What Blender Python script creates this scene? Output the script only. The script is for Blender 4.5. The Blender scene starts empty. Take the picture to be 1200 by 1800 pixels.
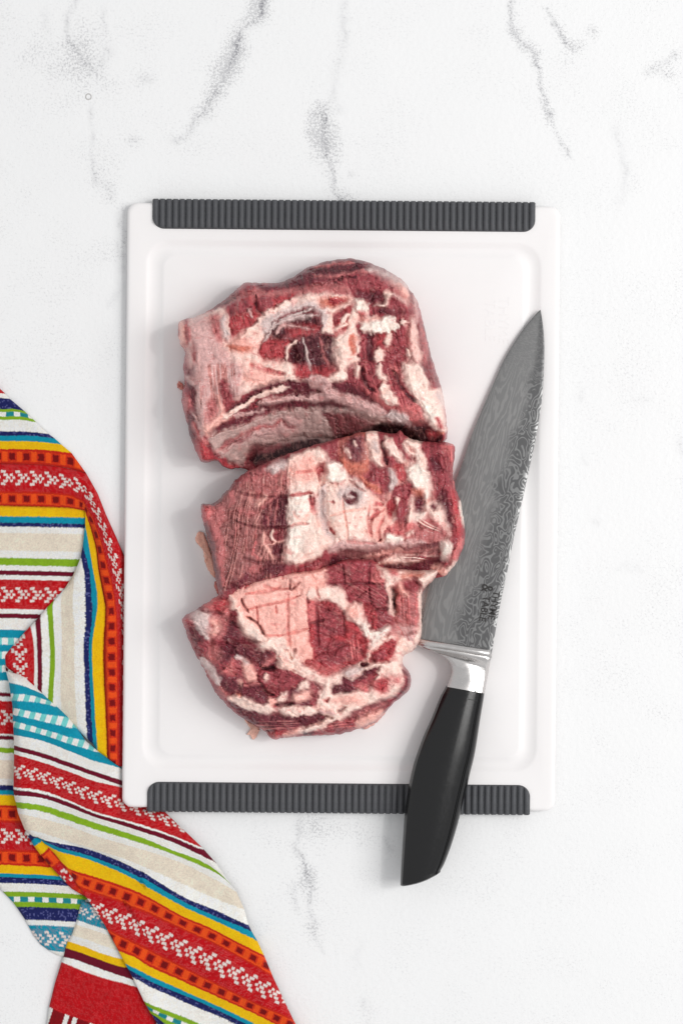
import bpy, math
import numpy as np
from mathutils import Vector, Matrix

# ------------------------------------------------------------------ scale
# 1 unit of the plan ("px") is 0.4 mm on the table; heights use the same unit
S = 0.0004
CAMH = 3500.0                      # camera height over the table, plan units
CX, CY = 600.0, 900.0
BT = 21.0                          # top of the cutting board

scene = bpy.context.scene
COL = scene.collection

# ------------------------------------------------------------------ camera, world, light
cam_d = bpy.data.cameras.new('camera')
cam = bpy.data.objects.new('camera', cam_d)
COL.objects.link(cam)
cam.location = (0, 0, CAMH * S)
cam.rotation_euler = (0, 0, 0)
cam_d.sensor_fit = 'VERTICAL'
cam_d.sensor_height = 36.0
cam_d.lens = 36.0 * CAMH / 1800.0
cam_d.clip_start = 0.05
cam_d.clip_end = 50
scene.camera = cam

world = bpy.data.worlds.new('World')
scene.world = world
world.use_nodes = True
bgn = world.node_tree.nodes['Background']
bgn.inputs[0].default_value = (0.985, 0.99, 1.0, 1)
bgn.inputs[1].default_value = 0.67

def area(name, loc, target, sx, sy, power, color):
    l = bpy.data.lights.new(name, 'AREA')
    l.shape = 'RECTANGLE'; l.size = sx; l.size_y = sy
    l.energy = power; l.color = color
    o = bpy.data.objects.new(name, l)
    COL.objects.link(o)
    o.location = loc
    d = Vector(target) - Vector(loc)
    o.rotation_euler = d.to_track_quat('-Z', 'Y').to_euler()
    return o
area('window_light', (1.95, 0.14, 2.30), (-0.05, 0, 0), 1.5, 1.7, 48.0, (1.0, 0.985, 0.965))
area('added_glint_lamp', (1.30, 0.30, 2.10), (-0.03, 0, 0), 0.13, 0.13, 6.5, (1.0, 0.99, 0.975))  # small unseen lamp, added to put wet glints on the meat

scene.view_settings.view_transform = 'Standard'
scene.view_settings.look = 'None'
scene.view_settings.exposure = 0.0
scene.view_settings.gamma = 1.0

# ------------------------------------------------------------------ helpers
def lin(c):
    c = np.asarray(c, float) / 255.0
    return np.where(c <= 0.04045, c / 12.92, ((c + 0.055) / 1.055) ** 2.4)

def W(x, y, z):
    """plan position seen at (x, y) at height z -> metres"""
    x = np.asarray(x, float); y = np.asarray(y, float); z = np.asarray(z, float)
    k = (CAMH - z) / CAMH * S
    return np.stack(np.broadcast_arrays((x - CX) * k, (CY - y) * k, z * S), -1)

def _hash(ix, iy, seed):
    h = (ix.astype(np.int64) * 374761393 + iy.astype(np.int64) * 668265263 + seed * 1442695041) & 0x7fffffff
    h = ((h ^ (h >> 13)) * 1274126177) & 0x7fffffff
    h = h ^ (h >> 16)
    return (h & 0xffff) / 65535.0

def noise(x, y, seed=0):
    ix = np.floor(x); iy = np.floor(y)
    fx = x - ix; fy = y - iy
    fx = fx * fx * (3 - 2 * fx); fy = fy * fy * (3 - 2 * fy)
    a = _hash(ix, iy, seed); b = _hash(ix + 1, iy, seed)
    c = _hash(ix, iy + 1, seed); d = _hash(ix + 1, iy + 1, seed)
    return (a * (1 - fx) + b * fx) * (1 - fy) + (c * (1 - fx) + d * fx) * fy * 1.0 * 2 - 1 if False else \
        ((a * (1 - fx) + b * fx) * (1 - fy) + (c * (1 - fx) + d * fx) * fy) * 2 - 1

def fbm(x, y, seed=0, oct=4):
    s = 0; a = 1; t = 0
    for k in range(oct):
        s = s + a * noise(x * 2 ** k + 17.3 * k, y * 2 ** k - 9.1 * k, seed + k)
        t += a; a *= 0.5
    return s / t

def sstep(a, b, x):
    t = np.clip((x - a) / (b - a), 0, 1)
    return t * t * (3 - 2 * t)

def seg_dist(px, py, pts, closed=True):
    """distance to a polyline, index of nearest segment, parameter on it"""
    pts = np.asarray(pts, float)
    n = len(pts)
    best = np.full(px.shape, 1e18); bi = np.zeros(px.shape, int); bt = np.zeros(px.shape)
    m = n if closed else n - 1
    for i in range(m):
        a = pts[i]; b = pts[(i + 1) % n]
        dx, dy = b[0] - a[0], b[1] - a[1]
        L = dx * dx + dy * dy + 1e-12
        t = np.clip(((px - a[0]) * dx + (py - a[1]) * dy) / L, 0, 1)
        d = (px - a[0] - t * dx) ** 2 + (py - a[1] - t * dy) ** 2
        k = d < best
        best = np.where(k, d, best); bi = np.where(k, i, bi); bt = np.where(k, t, bt)
    return np.sqrt(best), bi, bt

def inside(px, py, pts):
    pts = np.asarray(pts, float)
    r = np.zeros(px.shape, bool)
    n = len(pts)
    for i in range(n):
        x1, y1 = pts[i][:2]; x2, y2 = pts[(i + 1) % n][:2]
        if y1 == y2: continue
        c = ((y1 > py) != (y2 > py)) & (px < (x2 - x1) * (py - y1) / (y2 - y1) + x1)
        r ^= c
    return r

def sdf(px, py, pts):
    d, i, t = seg_dist(px, py, pts)
    return np.where(inside(px, py, pts), d, -d)

def resample(pts, n, closed=False):
    pts = np.asarray(pts, float)
    if closed: pts = np.vstack([pts, pts[:1]])
    d = np.r_[0, np.cumsum(np.hypot(*(pts[1:, :2] - pts[:-1, :2]).T))]
    t = np.linspace(0, d[-1], n + (1 if closed else 0))
    out = np.stack([np.interp(t, d, pts[:, k]) for k in range(pts.shape[1])], -1)
    return out[:-1] if closed else out

def smooth_curve(pts, n, closed=False, dens=8):
    """Catmull-Rom through the points, then even resampling"""
    P = np.asarray(pts, float); m = len(P)
    out = []
    rng = range(m if closed else m - 1)
    for i in rng:
        if closed:
            p0, p1, p2, p3 = P[i - 1], P[i], P[(i + 1) % m], P[(i + 2) % m]
        else:
            p1, p2 = P[i], P[i + 1]
            p0 = P[i - 1] if i > 0 else 2 * p1 - p2
            p3 = P[i + 2] if i + 2 < m else 2 * p2 - p1
        for k in range(dens):
            t = k / dens
            out.append(0.5 * ((2 * p1) + (-p0 + p2) * t + (2 * p0 - 5 * p1 + 4 * p2 - p3) * t * t + (-p0 + 3 * p1 - 3 * p2 + p3) * t ** 3))
    if not closed: out.append(P[-1])
    return resample(np.array(out), n, closed)

def make_mesh(name, verts, faces, mat=None, parent=None, smooth=True, col=None, attrs=None, origin=None, sharp=None):
    verts = np.asarray(verts, float).reshape(-1, 3)
    if origin is not None: verts = verts - np.asarray(origin)
    me = bpy.data.meshes.new(name)
    if isinstance(faces, np.ndarray):
        nf, k = faces.shape
        me.vertices.add(len(verts)); me.vertices.foreach_set('co', verts.astype(np.float32).ravel())
        me.loops.add(nf * k); me.loops.foreach_set('vertex_index', faces.astype(np.int32).ravel())
        me.polygons.add(nf)
        me.polygons.foreach_set('loop_start', (np.arange(nf) * k).astype(np.int32))
        me.polygons.foreach_set('loop_total', np.full(nf, k, np.int32))
        me.update(calc_edges=True)
    else:
        me.from_pydata(verts.tolist(), [], [list(map(int, f)) for f in faces])
        me.update()
    me.validate()
    if smooth:
        me.polygons.foreach_set('use_smooth', np.ones(len(me.polygons), bool))
        if sharp: me.set_sharp_from_angle(angle=math.radians(sharp))
    if col is not None:
        a = me.color_attributes.new('Col', 'FLOAT_COLOR', 'POINT')
        c = np.ones((len(verts), 4), np.float32); c[:, :3] = col
        a.data.foreach_set('color', c.ravel())
    for k, v in (attrs or {}).items():
        a = me.attributes.new(k, 'FLOAT', 'POINT')
        a.data.foreach_set('value', np.asarray(v, np.float32).ravel())
    if mat: me.materials.append(mat)
    o = bpy.data.objects.new(name, me)
    COL.objects.link(o)
    if origin is not None and parent is None: o.location = origin
    if parent is not None: o.parent = parent
    return o

def grid_faces(n, m, closed_m=False, base=0):
    """quads of an n x m vertex grid (row-major)"""
    i = np.arange(n - 1)[:, None]; j = np.arange(m if closed_m else m - 1)[None, :]
    j2 = (j + 1) % m
    f = np.stack([i * m + j, i * m + j2, (i + 1) * m + j2, (i + 1) * m + j], -1).reshape(-1, 4)
    return f + base

def empty(name, loc, label, cat, group=None):
    o = bpy.data.objects.new(name, None)
    COL.objects.link(o); o.location = loc
    o.empty_display_size = 0.02
    tag(o, label, cat, group)
    return o

def tag(o, label=None, cat=None, group=None, kind=None):
    if label: o['label'] = label
    if cat: o['category'] = cat
    if group: o['group'] = group
    if kind: o['kind'] = kind
    return o

# node helper -----------------------------------------------------------
class NT:
    def __init__(self, name):
        self.m = bpy.data.materials.new(name); self.m.use_nodes = True
        self.t = self.m.node_tree; self.n = self.t.nodes; self.l = self.t.links
        self.b = self.n['Principled BSDF']
    def new(self, typ, **kw):
        x = self.n.new(typ)
        for k, v in kw.items(): setattr(x, k, v)
        return x
    def set(self, sock, v):
        if isinstance(v, bpy.types.NodeSocket): self.l.new(v, sock)
        else: sock.default_value = v
    def p(self, **kw):
        for k, v in kw.items(): self.set(self.b.inputs[k.replace('_', ' ')], v)
    def math(self, op, a, b=0.0, c=None, clamp=False):
        x = self.new('ShaderNodeMath', operation=op, use_clamp=clamp)
        self.set(x.inputs[0], a); self.set(x.inputs[1], b)
        if c is not None: self.set(x.inputs[2], c)
        return x.outputs[0]
    def noise(self, vec, scale, detail=3, rough=0.5, dist=0.0):
        x = self.new('ShaderNodeTexNoise'); self.set(x.inputs['Vector'], vec)
        x.inputs['Scale'].default_value = scale; x.inputs['Detail'].default_value = detail
        x.inputs['Roughness'].default_value = rough; x.inputs['Distortion'].default_value = dist
        return x.outputs['Fac']
    def mix(self, f, a, b, blend='MIX'):
        x = self.new('ShaderNodeMix', data_type='RGBA', blend_type=blend)
        self.set(x.inputs[0], f)
        self.set(x.inputs[6], a if isinstance(a, bpy.types.NodeSocket) else (*a, 1))
        self.set(x.inputs[7], b if isinstance(b, bpy.types.NodeSocket) else (*b, 1))
        return x.outputs[2]
    def ramp(self, f, stops):
        x = self.new('ShaderNodeMapRange', interpolation_type='SMOOTHSTEP')
        self.set(x.inputs[0], f)
        x.inputs[1].default_value, x.inputs[2].default_value, x.inputs[3].default_value, x.inputs[4].default_value = stops
        return x.outputs[0]
    def attr(self, name, col=False):
        x = self.new('ShaderNodeAttribute', attribute_name=name)
        return x.outputs['Color'] if col else x.outputs['Fac']
    def obj(self):
        return self.new('ShaderNodeTexCoord').outputs['Object']
    def mapping(self, vec, rot=(0, 0, 0), scale=(1, 1, 1)):
        x = self.new('ShaderNodeMapping'); self.set(x.inputs[0], vec)
        x.inputs['Rotation'].default_value = rot; x.inputs['Scale'].default_value = scale
        return x.outputs[0]
    def bump(self, h, strength, dist, normal=None):
        x = self.new('ShaderNodeBump'); self.set(x.inputs['Height'], h)
        x.inputs['Strength'].default_value = strength; x.inputs['Distance'].default_value = dist
        if normal is not None: self.set(x.inputs['Normal'], normal)
        return x.outputs[0]

# ------------------------------------------------------------------ materials
def mat_table():
    t = NT('whitewashed_marble')
    o = t.obj()
    vein = t.attr('vein'); core = t.attr('core'); haze = t.attr('mist')
    g1 = t.noise(o, 620, 3, 0.65)
    g2 = t.noise(o, 1500, 2, 0.6)
    g = t.math('ADD', t.math('MULTIPLY', g1, 0.6), t.math('MULTIPLY', g2, 0.4))
    # grainy speckle whose density follows the vein field
    thr = t.math('SUBTRACT', 0.67, t.math('MULTIPLY', vein, 0.30))
    s = t.math('SUBTRACT', g, thr)
    sp = t.ramp(s, (0.0, 0.26, 0.0, 1.0))
    sp = t.math('MULTIPLY', sp, t.ramp(vein, (0.02, 0.5, 0.0, 1.0)))
    thr2 = t.math('SUBTRACT', 0.60, t.math('MULTIPLY', haze, 0.20))
    sp2 = t.math('MULTIPLY', t.ramp(t.math('SUBTRACT', g, thr2), (0.0, 0.10, 0.0, 0.42)), t.ramp(haze, (0.0, 0.7, 0.0, 1.0)))
    soft = t.math('MULTIPLY', vein, t.ramp(g1, (0.3, 0.7, 0.12, 0.42)))
    f = t.math('ADD', t.math('MULTIPLY', sp, 0.27), t.math('ADD', sp2, soft), clamp=True)
    f = t.math('ADD', f, t.math('MULTIPLY', core, t.ramp(g, (0.38, 0.6, 0.22, 0.46))), clamp=True)
    cloud = t.noise(o, 9, 4, 0.6)
    base = t.mix(cloud, (0.800, 0.803, 0.807), (0.835, 0.837, 0.840))
    c = t.mix(f, base, (0.25, 0.25, 0.275))
    t.p(Base_Color=c, Roughness=t.ramp(g1, (0.3, 0.7, 0.42, 0.55)))
    t.b.inputs['Specular IOR Level'].default_value = 0.3
    pl = t.noise(o, 260, 4, 0.6)
    h = t.math('SUBTRACT', pl, t.math('MULTIPLY', f, 0.9))
    t.p(Normal=t.bump(h, 0.6, 0.0005))
    return t.m

def mat_board():
    t = NT('white_plastic')
    o = t.obj()
    n = t.noise(o, 40, 3)
    scr = t.noise(t.mapping(o, (0, 0, 0.5), (60, 900, 60)), 1.0, 2)
    t.p(Base_Color=t.mix(n, (0.825, 0.803, 0.802), (0.85, 0.832, 0.830)), Roughness=0.42)
    t.b.inputs['Specular IOR Level'].default_value = 0.35
    hh = t.math('ADD', t.math('MULTIPLY', scr, 0.25), t.noise(o, 1200, 2))
    t.p(Normal=t.bump(hh, 0.12, 0.0002))
    return t.m

def mat_grip():
    t = NT('charcoal_rubber')
    o = t.obj()
    n = t.noise(o, 300, 4, 0.7)
    wet = t.ramp(t.noise(o, 150, 3, 0.6, 0.6), (0.60, 0.66, 0.0, 0.6))
    c = t.mix(n, (0.052, 0.054, 0.060), (0.095, 0.097, 0.105))
    c = t.mix(wet, c, (0.035, 0.036, 0.04))
    r = t.math('SUBTRACT', 0.60, t.math('MULTIPLY', wet, 0.28))
    t.p(Base_Color=c, Roughness=r)
    t.b.inputs['Specular IOR Level'].default_value = 0.35
    t.p(Normal=t.bump(t.noise(o, 900, 3), 0.3, 0.0003))
    return t.m

def mat_meat():
    t = NT('raw_pork')
    o = t.obj()
    col = t.attr('Col', True); fat = t.attr('fat')
    n1 = t.noise(o, 420, 4, 0.6)
    n2 = t.noise(o, 1100, 4, 0.7)
    n3 = t.noise(t.mapping(o, (0, 0, 0.35), (900, 260, 500)), 1.0, 3, 0.6, 0.4)
    # marbling threads in the lean
    th = t.ramp(t.math('ABSOLUTE', t.math('SUBTRACT', n3, 0.5)), (0.0, 0.02, 0.14, 0.0))
    th = t.math('MULTIPLY', th, t.math('SUBTRACT', 1.0, fat, clamp=True))
    c = t.mix(th, col, (0.78, 0.42, 0.38))
    v = t.ramp(t.math('ADD', t.math('MULTIPLY', n1, 0.5), t.math('MULTIPLY', n2, 0.5)), (0.3, 0.7, 0.80, 1.20))
    hv = t.new('ShaderNodeHueSaturation'); t.set(hv.inputs['Color'], c); t.set(hv.inputs['Value'], v)
    t.p(Base_Color=hv.outputs[0])
    t.p(Roughness=t.math('ADD', t.math('MULTIPLY', fat, 0.05), t.ramp(n1, (0.3, 0.7, 0.46, 0.60))))
    t.b.inputs['Specular IOR Level'].default_value = 0.10
    t.b.inputs['Coat Weight'].default_value = 0.42
    t.b.inputs['Coat Roughness'].default_value = 0.10
    t.b.inputs['Coat IOR'].default_value = 1.4
    t.b.inputs['Subsurface Weight'].default_value = 0.04
    t.b.inputs['Subsurface Radius'].default_value = (1.0, 0.35, 0.25)
    t.b.inputs['Subsurface Scale'].default_value = 0.0012
    h = t.math('ADD', t.math('MULTIPLY', n1, 1.3), t.math('ADD', t.math('MULTIPLY', n2, 0.40), t.math('MULTIPLY', n3, 0.5)))
    h = t.math('MULTIPLY', h, t.math('SUBTRACT', 1.0, t.math('MULTIPLY', fat, 0.55)))
    t.p(Normal=t.bump(h, 0.55, 0.0010))
    return t.m

def mat_cloth():
    t = NT('woven_cotton')
    o = t.obj()
    col = t.attr('Col', True); u = t.attr('cu'); v = t.attr('cv')
    a = t.math('SINE', t.math('MULTIPLY', t.math('ADD', u, v), 2.3))
    b = t.math('SINE', t.math('MULTIPLY', t.math('SUBTRACT', u, t.math('MULTIPLY', v, 0.6)), 2.9))
    wv = t.math('MULTIPLY', a, b)
    n = t.noise(o, 1500, 2, 0.6)
    n2 = t.noise(o, 300, 3, 0.6)
    val = t.math('ADD', t.ramp(t.math('ADD', t.math('MULTIPLY', n, 0.8), t.math('MULTIPLY', n2, 0.2)), (0.3, 0.7, 0.90, 1.10)), t.math('MULTIPLY', wv, 0.05))
    hv = t.new('ShaderNodeHueSaturation'); t.set(hv.inputs['Color'], col); t.set(hv.inputs['Value'], val)
    t.p(Base_Color=hv.outputs[0], Roughness=0.9)
    t.b.inputs['Specular IOR Level'].default_value = 0.12
    t.b.inputs['Sheen Weight'].default_value = 0.05
    h = t.math('ADD', t.math('MULTIPLY', wv, 0.35), t.math('MULTIPLY', n, 0.8))
    t.p(Normal=t.bump(h, 0.9, 0.0006))
    return t.m

def mat_blade():
    t = NT('damascus_steel')
    o = t.obj()
    ac = t.attr('across')            # 0 cutting edge .. 1 spine
    al = t.attr('along')             # 0 heel .. 1 tip
    m = t.mapping(o, (0, 0, math.radians(14)), (1, 1, 1))
    # rings near the spine
    nz = t.noise(t.mapping(m, scale=(125, 85, 60)), 1.0, 1.2, 0.5, 0.5)
    rings = t.math('SINE', t.math('MULTIPLY', nz, 58.0))
    rings = t.ramp(rings, (0.15, 0.75, 0.0, 1.0))
    # long lines in the middle and towards the edge
    nl = t.noise(t.mapping(m, scale=(95, 20, 40)), 1.0, 3.0, 0.55, 0.35)
    lines = t.math('SINE', t.math('ADD', t.math('MULTIPLY', nl, 60.0), t.math('MULTIPLY', ac, 70.0)))
    lines = t.ramp(lines, (-0.3, 0.9, 0.0, 1.0))
    nf = t.noise(t.mapping(m, scale=(190, 420, 90)), 1.0, 2, 0.5, 0.6)
    fine = t.ramp(t.math('SINE', t.math('MULTIPLY', nf, 30.0)), (0.0, 0.9, 0.0, 1.0))
    wob = t.math('MULTIPLY', t.math('SUBTRACT', t.noise(m, 40, 2), 0.5), 0.45)
    tipf = t.math('MULTIPLY', al, 0.30)
    sel = t.ramp(t.math('SUBTRACT', t.math('ADD', ac, wob), tipf), (0.36, 0.62, 0.0, 1.0))
    tip = t.ramp(al, (0.72, 0.88, 0.0, 1.0))
    pat = t.mix(sel, t.math('MULTIPLY', lines, 0.55), rings)
    pat = t.mix(tip, pat, t.math('MULTIPLY', fine, 0.32))
    pb = t.new('ShaderNodeRGBToBW'); t.set(pb.inputs[0], pat)
    p = pb.outputs[0]
    dark = t.mix(sel, (0.205, 0.205, 0.205), (0.118, 0.118, 0.120))
    light = t.mix(sel, (0.31, 0.305, 0.30), (0.235, 0.235, 0.235))
    c = t.mix(p, dark, light)
    t.p(Base_Color=c, Metallic=1.0)
    t.p(Roughness=t.math('ADD', 0.40, t.math('MULTIPLY', t.math('SUBTRACT', 1.0, p), 0.12)))
    br = t.noise(t.mapping(m, scale=(1600, 60, 60)), 1.0, 2)
    t.p(Normal=t.bump(t.math('ADD', t.math('MULTIPLY', p, 0.5), t.math('MULTIPLY', br, 0.3)), 0.18, 0.0002))
    return t.m

def mat_simple(name, col, rough, metal=0.0, spec=0.5, nscale=300, bump=0.1, var=0.15, coat=0.0):
    t = NT(name); o = t.obj()
    n = t.noise(o, nscale, 3, 0.6)
    a = tuple(min(1, c * (1 - var)) for c in col); b = tuple(min(1, c * (1 + var)) for c in col)
    t.p(Base_Color=t.mix(n, a, b), Metallic=metal, Roughness=t.ramp(n, (0.3, 0.7, rough * 0.85, rough * 1.15)))
    t.b.inputs['Specular IOR Level'].default_value = spec
    t.b.inputs['Coat Weight'].default_value = coat
    t.p(Normal=t.bump(t.noise(o, nscale * 4, 2), bump, 0.0002))
    return t.m

M_TABLE = mat_table(); M_BOARD = mat_board(); M_GRIP = mat_grip(); M_MEAT = mat_meat()
M_CLOTH = mat_cloth(); M_BLADE = mat_blade()
M_BOLSTER = mat_simple('polished_steel', (0.60, 0.58, 0.57), 0.27, 1.0, nscale=200, bump=0.05, var=0.06)
M_HANDLE = mat_simple('black_polymer', (0.004, 0.004, 0.0045), 0.22, 0.0, 0.48, nscale=500, bump=0.12)
M_SEAM = mat_simple('dark_seam', (0.004, 0.004, 0.004), 0.6)
M_ETCH = mat_simple('etched_print', (0.035, 0.033, 0.032), 0.6, 0.0, 0.2)

# ------------------------------------------------------------------ table top
def build_table():
    st = 7.0
    xs = np.concatenate([np.arange(-1800, -120, 40), np.arange(-120, 1321, 4.5), np.arange(1340, 3000, 40)])
    ys = np.concatenate([np.arange(-1800, -120, 40), np.arange(-120, 1921, 4.5), np.arange(1940, 3600, 40)])
    X, Y = np.meshgrid(xs, ys)
    core = np.zeros_like(X); v = np.zeros_like(X); mist = np.zeros_like(X)
    wx = X + 8 * fbm(X / 30, Y / 30, 3) + 5 * fbm(X / 11, Y / 11, 4, 2); wy = Y + 8 * fbm(X / 30, Y / 30, 9) + 5 * fbm(X / 11, Y / 11, 5, 2)
    veins = [  # (strength, width, points)
        (1.0, 6.5, [(465, -20), (458, 22), (432, 50), (426, 64)]),
        (1.0, 8, [(426, 64), (405, 108), (396, 130)]),
        (.8, 6.5, [(396, 130), (378, 165), (352, 203)]),
        (.5, 8, [(352, 203), (325, 240), (302, 250)]),
        (1.0, 8, [(566, 205), (569, 240), (574, 268)]),
        (.8, 6.5, [(574, 268), (583, 305), (590, 335), (600, 352)]),
        (.4, 10, [(603, 5), (606, 40), (605, 85), (585, 170), (560, 200), (596, 190)]),
        (.75, 4.5, [(893, -15), (898, 40), (907, 62)]),
        (.8, 5, [(903, 50), (920, 75), (938, 90)]),
        (.75, 4, [(938, 90), (945, 115), (954, 160), (966, 210)]),
        (.5, 4, [(966, 210), (975, 235), (988, 255), (1002, 275)]),
        (.65, 4, [(960, 12), (975, 45), (990, 75), (1000, 82)]),
        (.75, 5.5, [(1004, 81), (1020, 77)]),
        (.7, 5, [(1037, 53), (1040, 58)]),
        (.65, 6, [(1138, 130), (1155, 121), (1176, 133)]),
        (.45, 8, [(1158, 120), (1186, 95)]),
        (.55, 7, [(132, -10), (119, 40), (122, 75), (150, 112)]),
        (.50, 10, [(150, 110), (178, 130), (188, 90)]),
        (.35, 9, [(80, 20), (84, 50)]), (.3, 8, [(180, 20), (183, 60)]),
        (.45, 5, [(163, 182), (160, 220), (162, 262)]), (.55, 6, [(158, 270), (168, 300), (166, 322)]),
        (.45, 9, [(166, 322), (192, 330), (196, 350)]),
        (.6, 8, [(250, 135), (262, 140)]), (.55, 8, [(234, 250), (240, 246)]),
        (.55, 6, [(216, 370), (215, 400), (220, 425)]), (.35, 8, [(205, 430), (218, 470)]), (.3, 9, [(190, 540), (214, 500)]),
        (.9, 6, [(598, 342), (612, 350)]), (.6, 5, [(620, 305), (621, 307)]),
        (.35, 10, [(1084, 232), (1092, 262), (1100, 330), (1088, 360)]),
        (.30, 8, [(1018, 680), (1019, 702)]), (.30, 8, [(1115, 702), (1135, 700)]),
        (.45, 8, [(1198, 775), (1196, 790)]), (.25, 7, [(1018, 800), (1030, 815)]), (.2, 7, [(1040, 915), (1048, 917)]),
        (.25, 8, [(1080, 1000), (1100, 995), (1125, 1005)]),
        (.5, 7, [(522, 1440), (520, 1490), (527, 1505)]), (.8, 6, [(527, 1505), (535, 1530), (537, 1545)]),
        (.6, 6, [(540, 1550), (548, 1575), (545, 1605), (552, 1622)]), (.65, 6, [(552, 1630), (558, 1655)]),
        (.25, 6, [(558, 1655), (568, 1680)]),
        (.45, 7, [(515, 1560), (518, 1585), (523, 1600)]), (.35, 9, [(680, 1475), (690, 1500)]),
        (.3, 12, [(640, 1760), (650, 1790), (640, 1840)]), (.15, 9, [(635, 1655), (625, 1700)]),
        (.5, 7, [(-60, 300), (-90, 420), (-120, 600)]), (.6, 7, [(1290, 400), (1260, 560), (1320, 700)]),
        (.5, 8, [(800, -200), (860, -120), (893, -15)]), (.5, 8, [(480, -200), (470, -100), (465, -20)]),
        (.5, 8, [(900, 1900), (930, 2050), (900, 2200)]),
    ]
    for s, w, pts in veins:
        d, _, _ = seg_dist(wx, wy, pts, closed=False)
        v = np.maximum(v, s * np.exp(-(d / (w * 0.9)) ** 2) * (0.72 + .5 * fbm(X / 11, Y / 11, 77)))
        core = np.maximum(core, s * np.exp(-(d / 2.8) ** 2) * np.clip(.35 + 1.3 * fbm(X / 22, Y / 22, 78, 2), 0, 1))
        mist = np.maximum(mist, 1.0 * s * np.exp(-(d / (w * 4.5)) ** 2))
    for s, cx, cy, rx, ry in [(.75, 120, 110, 130, 120), (.6, 170, 290, 90, 90), (.5, 20, 60, 80, 90), (.45, 330, 270, 80, 60),
                              (.55, 1000, 130, 80, 130), (.55, 1120, 310, 40, 70), (.75, 560, 1470, 150, 60), (.45, 560, 1600, 70, 90),
                              (.4, 650, 1770, 40, 60), (.45, 190, 420, 60, 110), (.4, 60, 480, 90, 130), (.3, 600, 100, 50, 90), (.4, 140, 640, 60, 60)]:
        mist = np.maximum(mist, s * np.exp(-((X - cx) / rx) ** 2 - ((Y - cy) / ry) ** 2))
    mist = np.maximum(mist, 0.36) * (0.75 + 0.5 * fbm(X / 50, Y / 50, 21))
    V = W(X, Y, np.zeros_like(X)).reshape(-1, 3)
    o = make_mesh('table_top', V, grid_faces(len(ys), len(xs)), M_TABLE, attrs={'vein': v, 'mist': mist, 'core': core})
    f = o.data
    f.flip_normals()
    tag(o, 'white whitewashed stone table top with fine grey veins', None, None, 'structure')
    # small pit ring in the surface
    cx, cy, R = 156, 170, 5.5
    a = np.linspace(0, 2 * np.pi, 28, endpoint=False)
    rings = []
    for r, z in ((R - 1.8, .1), (R - 1.2, .7), (R - .3, .8), (R + .4, .1)):
        rings.append(W(cx + r * np.cos(a), cy + r * np.sin(a) * 1.05, np.full_like(a, z)))
    o2 = make_mesh('paint_blister', np.vstack(rings), grid_faces(4, 28, True), mat_simple('grey_paint', (.52, .51, .50), .6), parent=o)
build_table()

# ------------------------------------------------------------------ cutting board
def rrect(x0, y0, x1, y1, r, n=14):
    pts = []
    for cx, cy, a0 in ((x1 - r, y1 - r, 0), (x0 + r, y1 - r, 90), (x0 + r, y0 + r, 180), (x1 - r, y0 + r, 270)):
        for k in range(n):
            a = math.radians(a0 + 90 * k / (n - 1))
            pts.append((cx + r * math.cos(a), cy + r * math.sin(a)))
    return np.array(pts)

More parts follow.
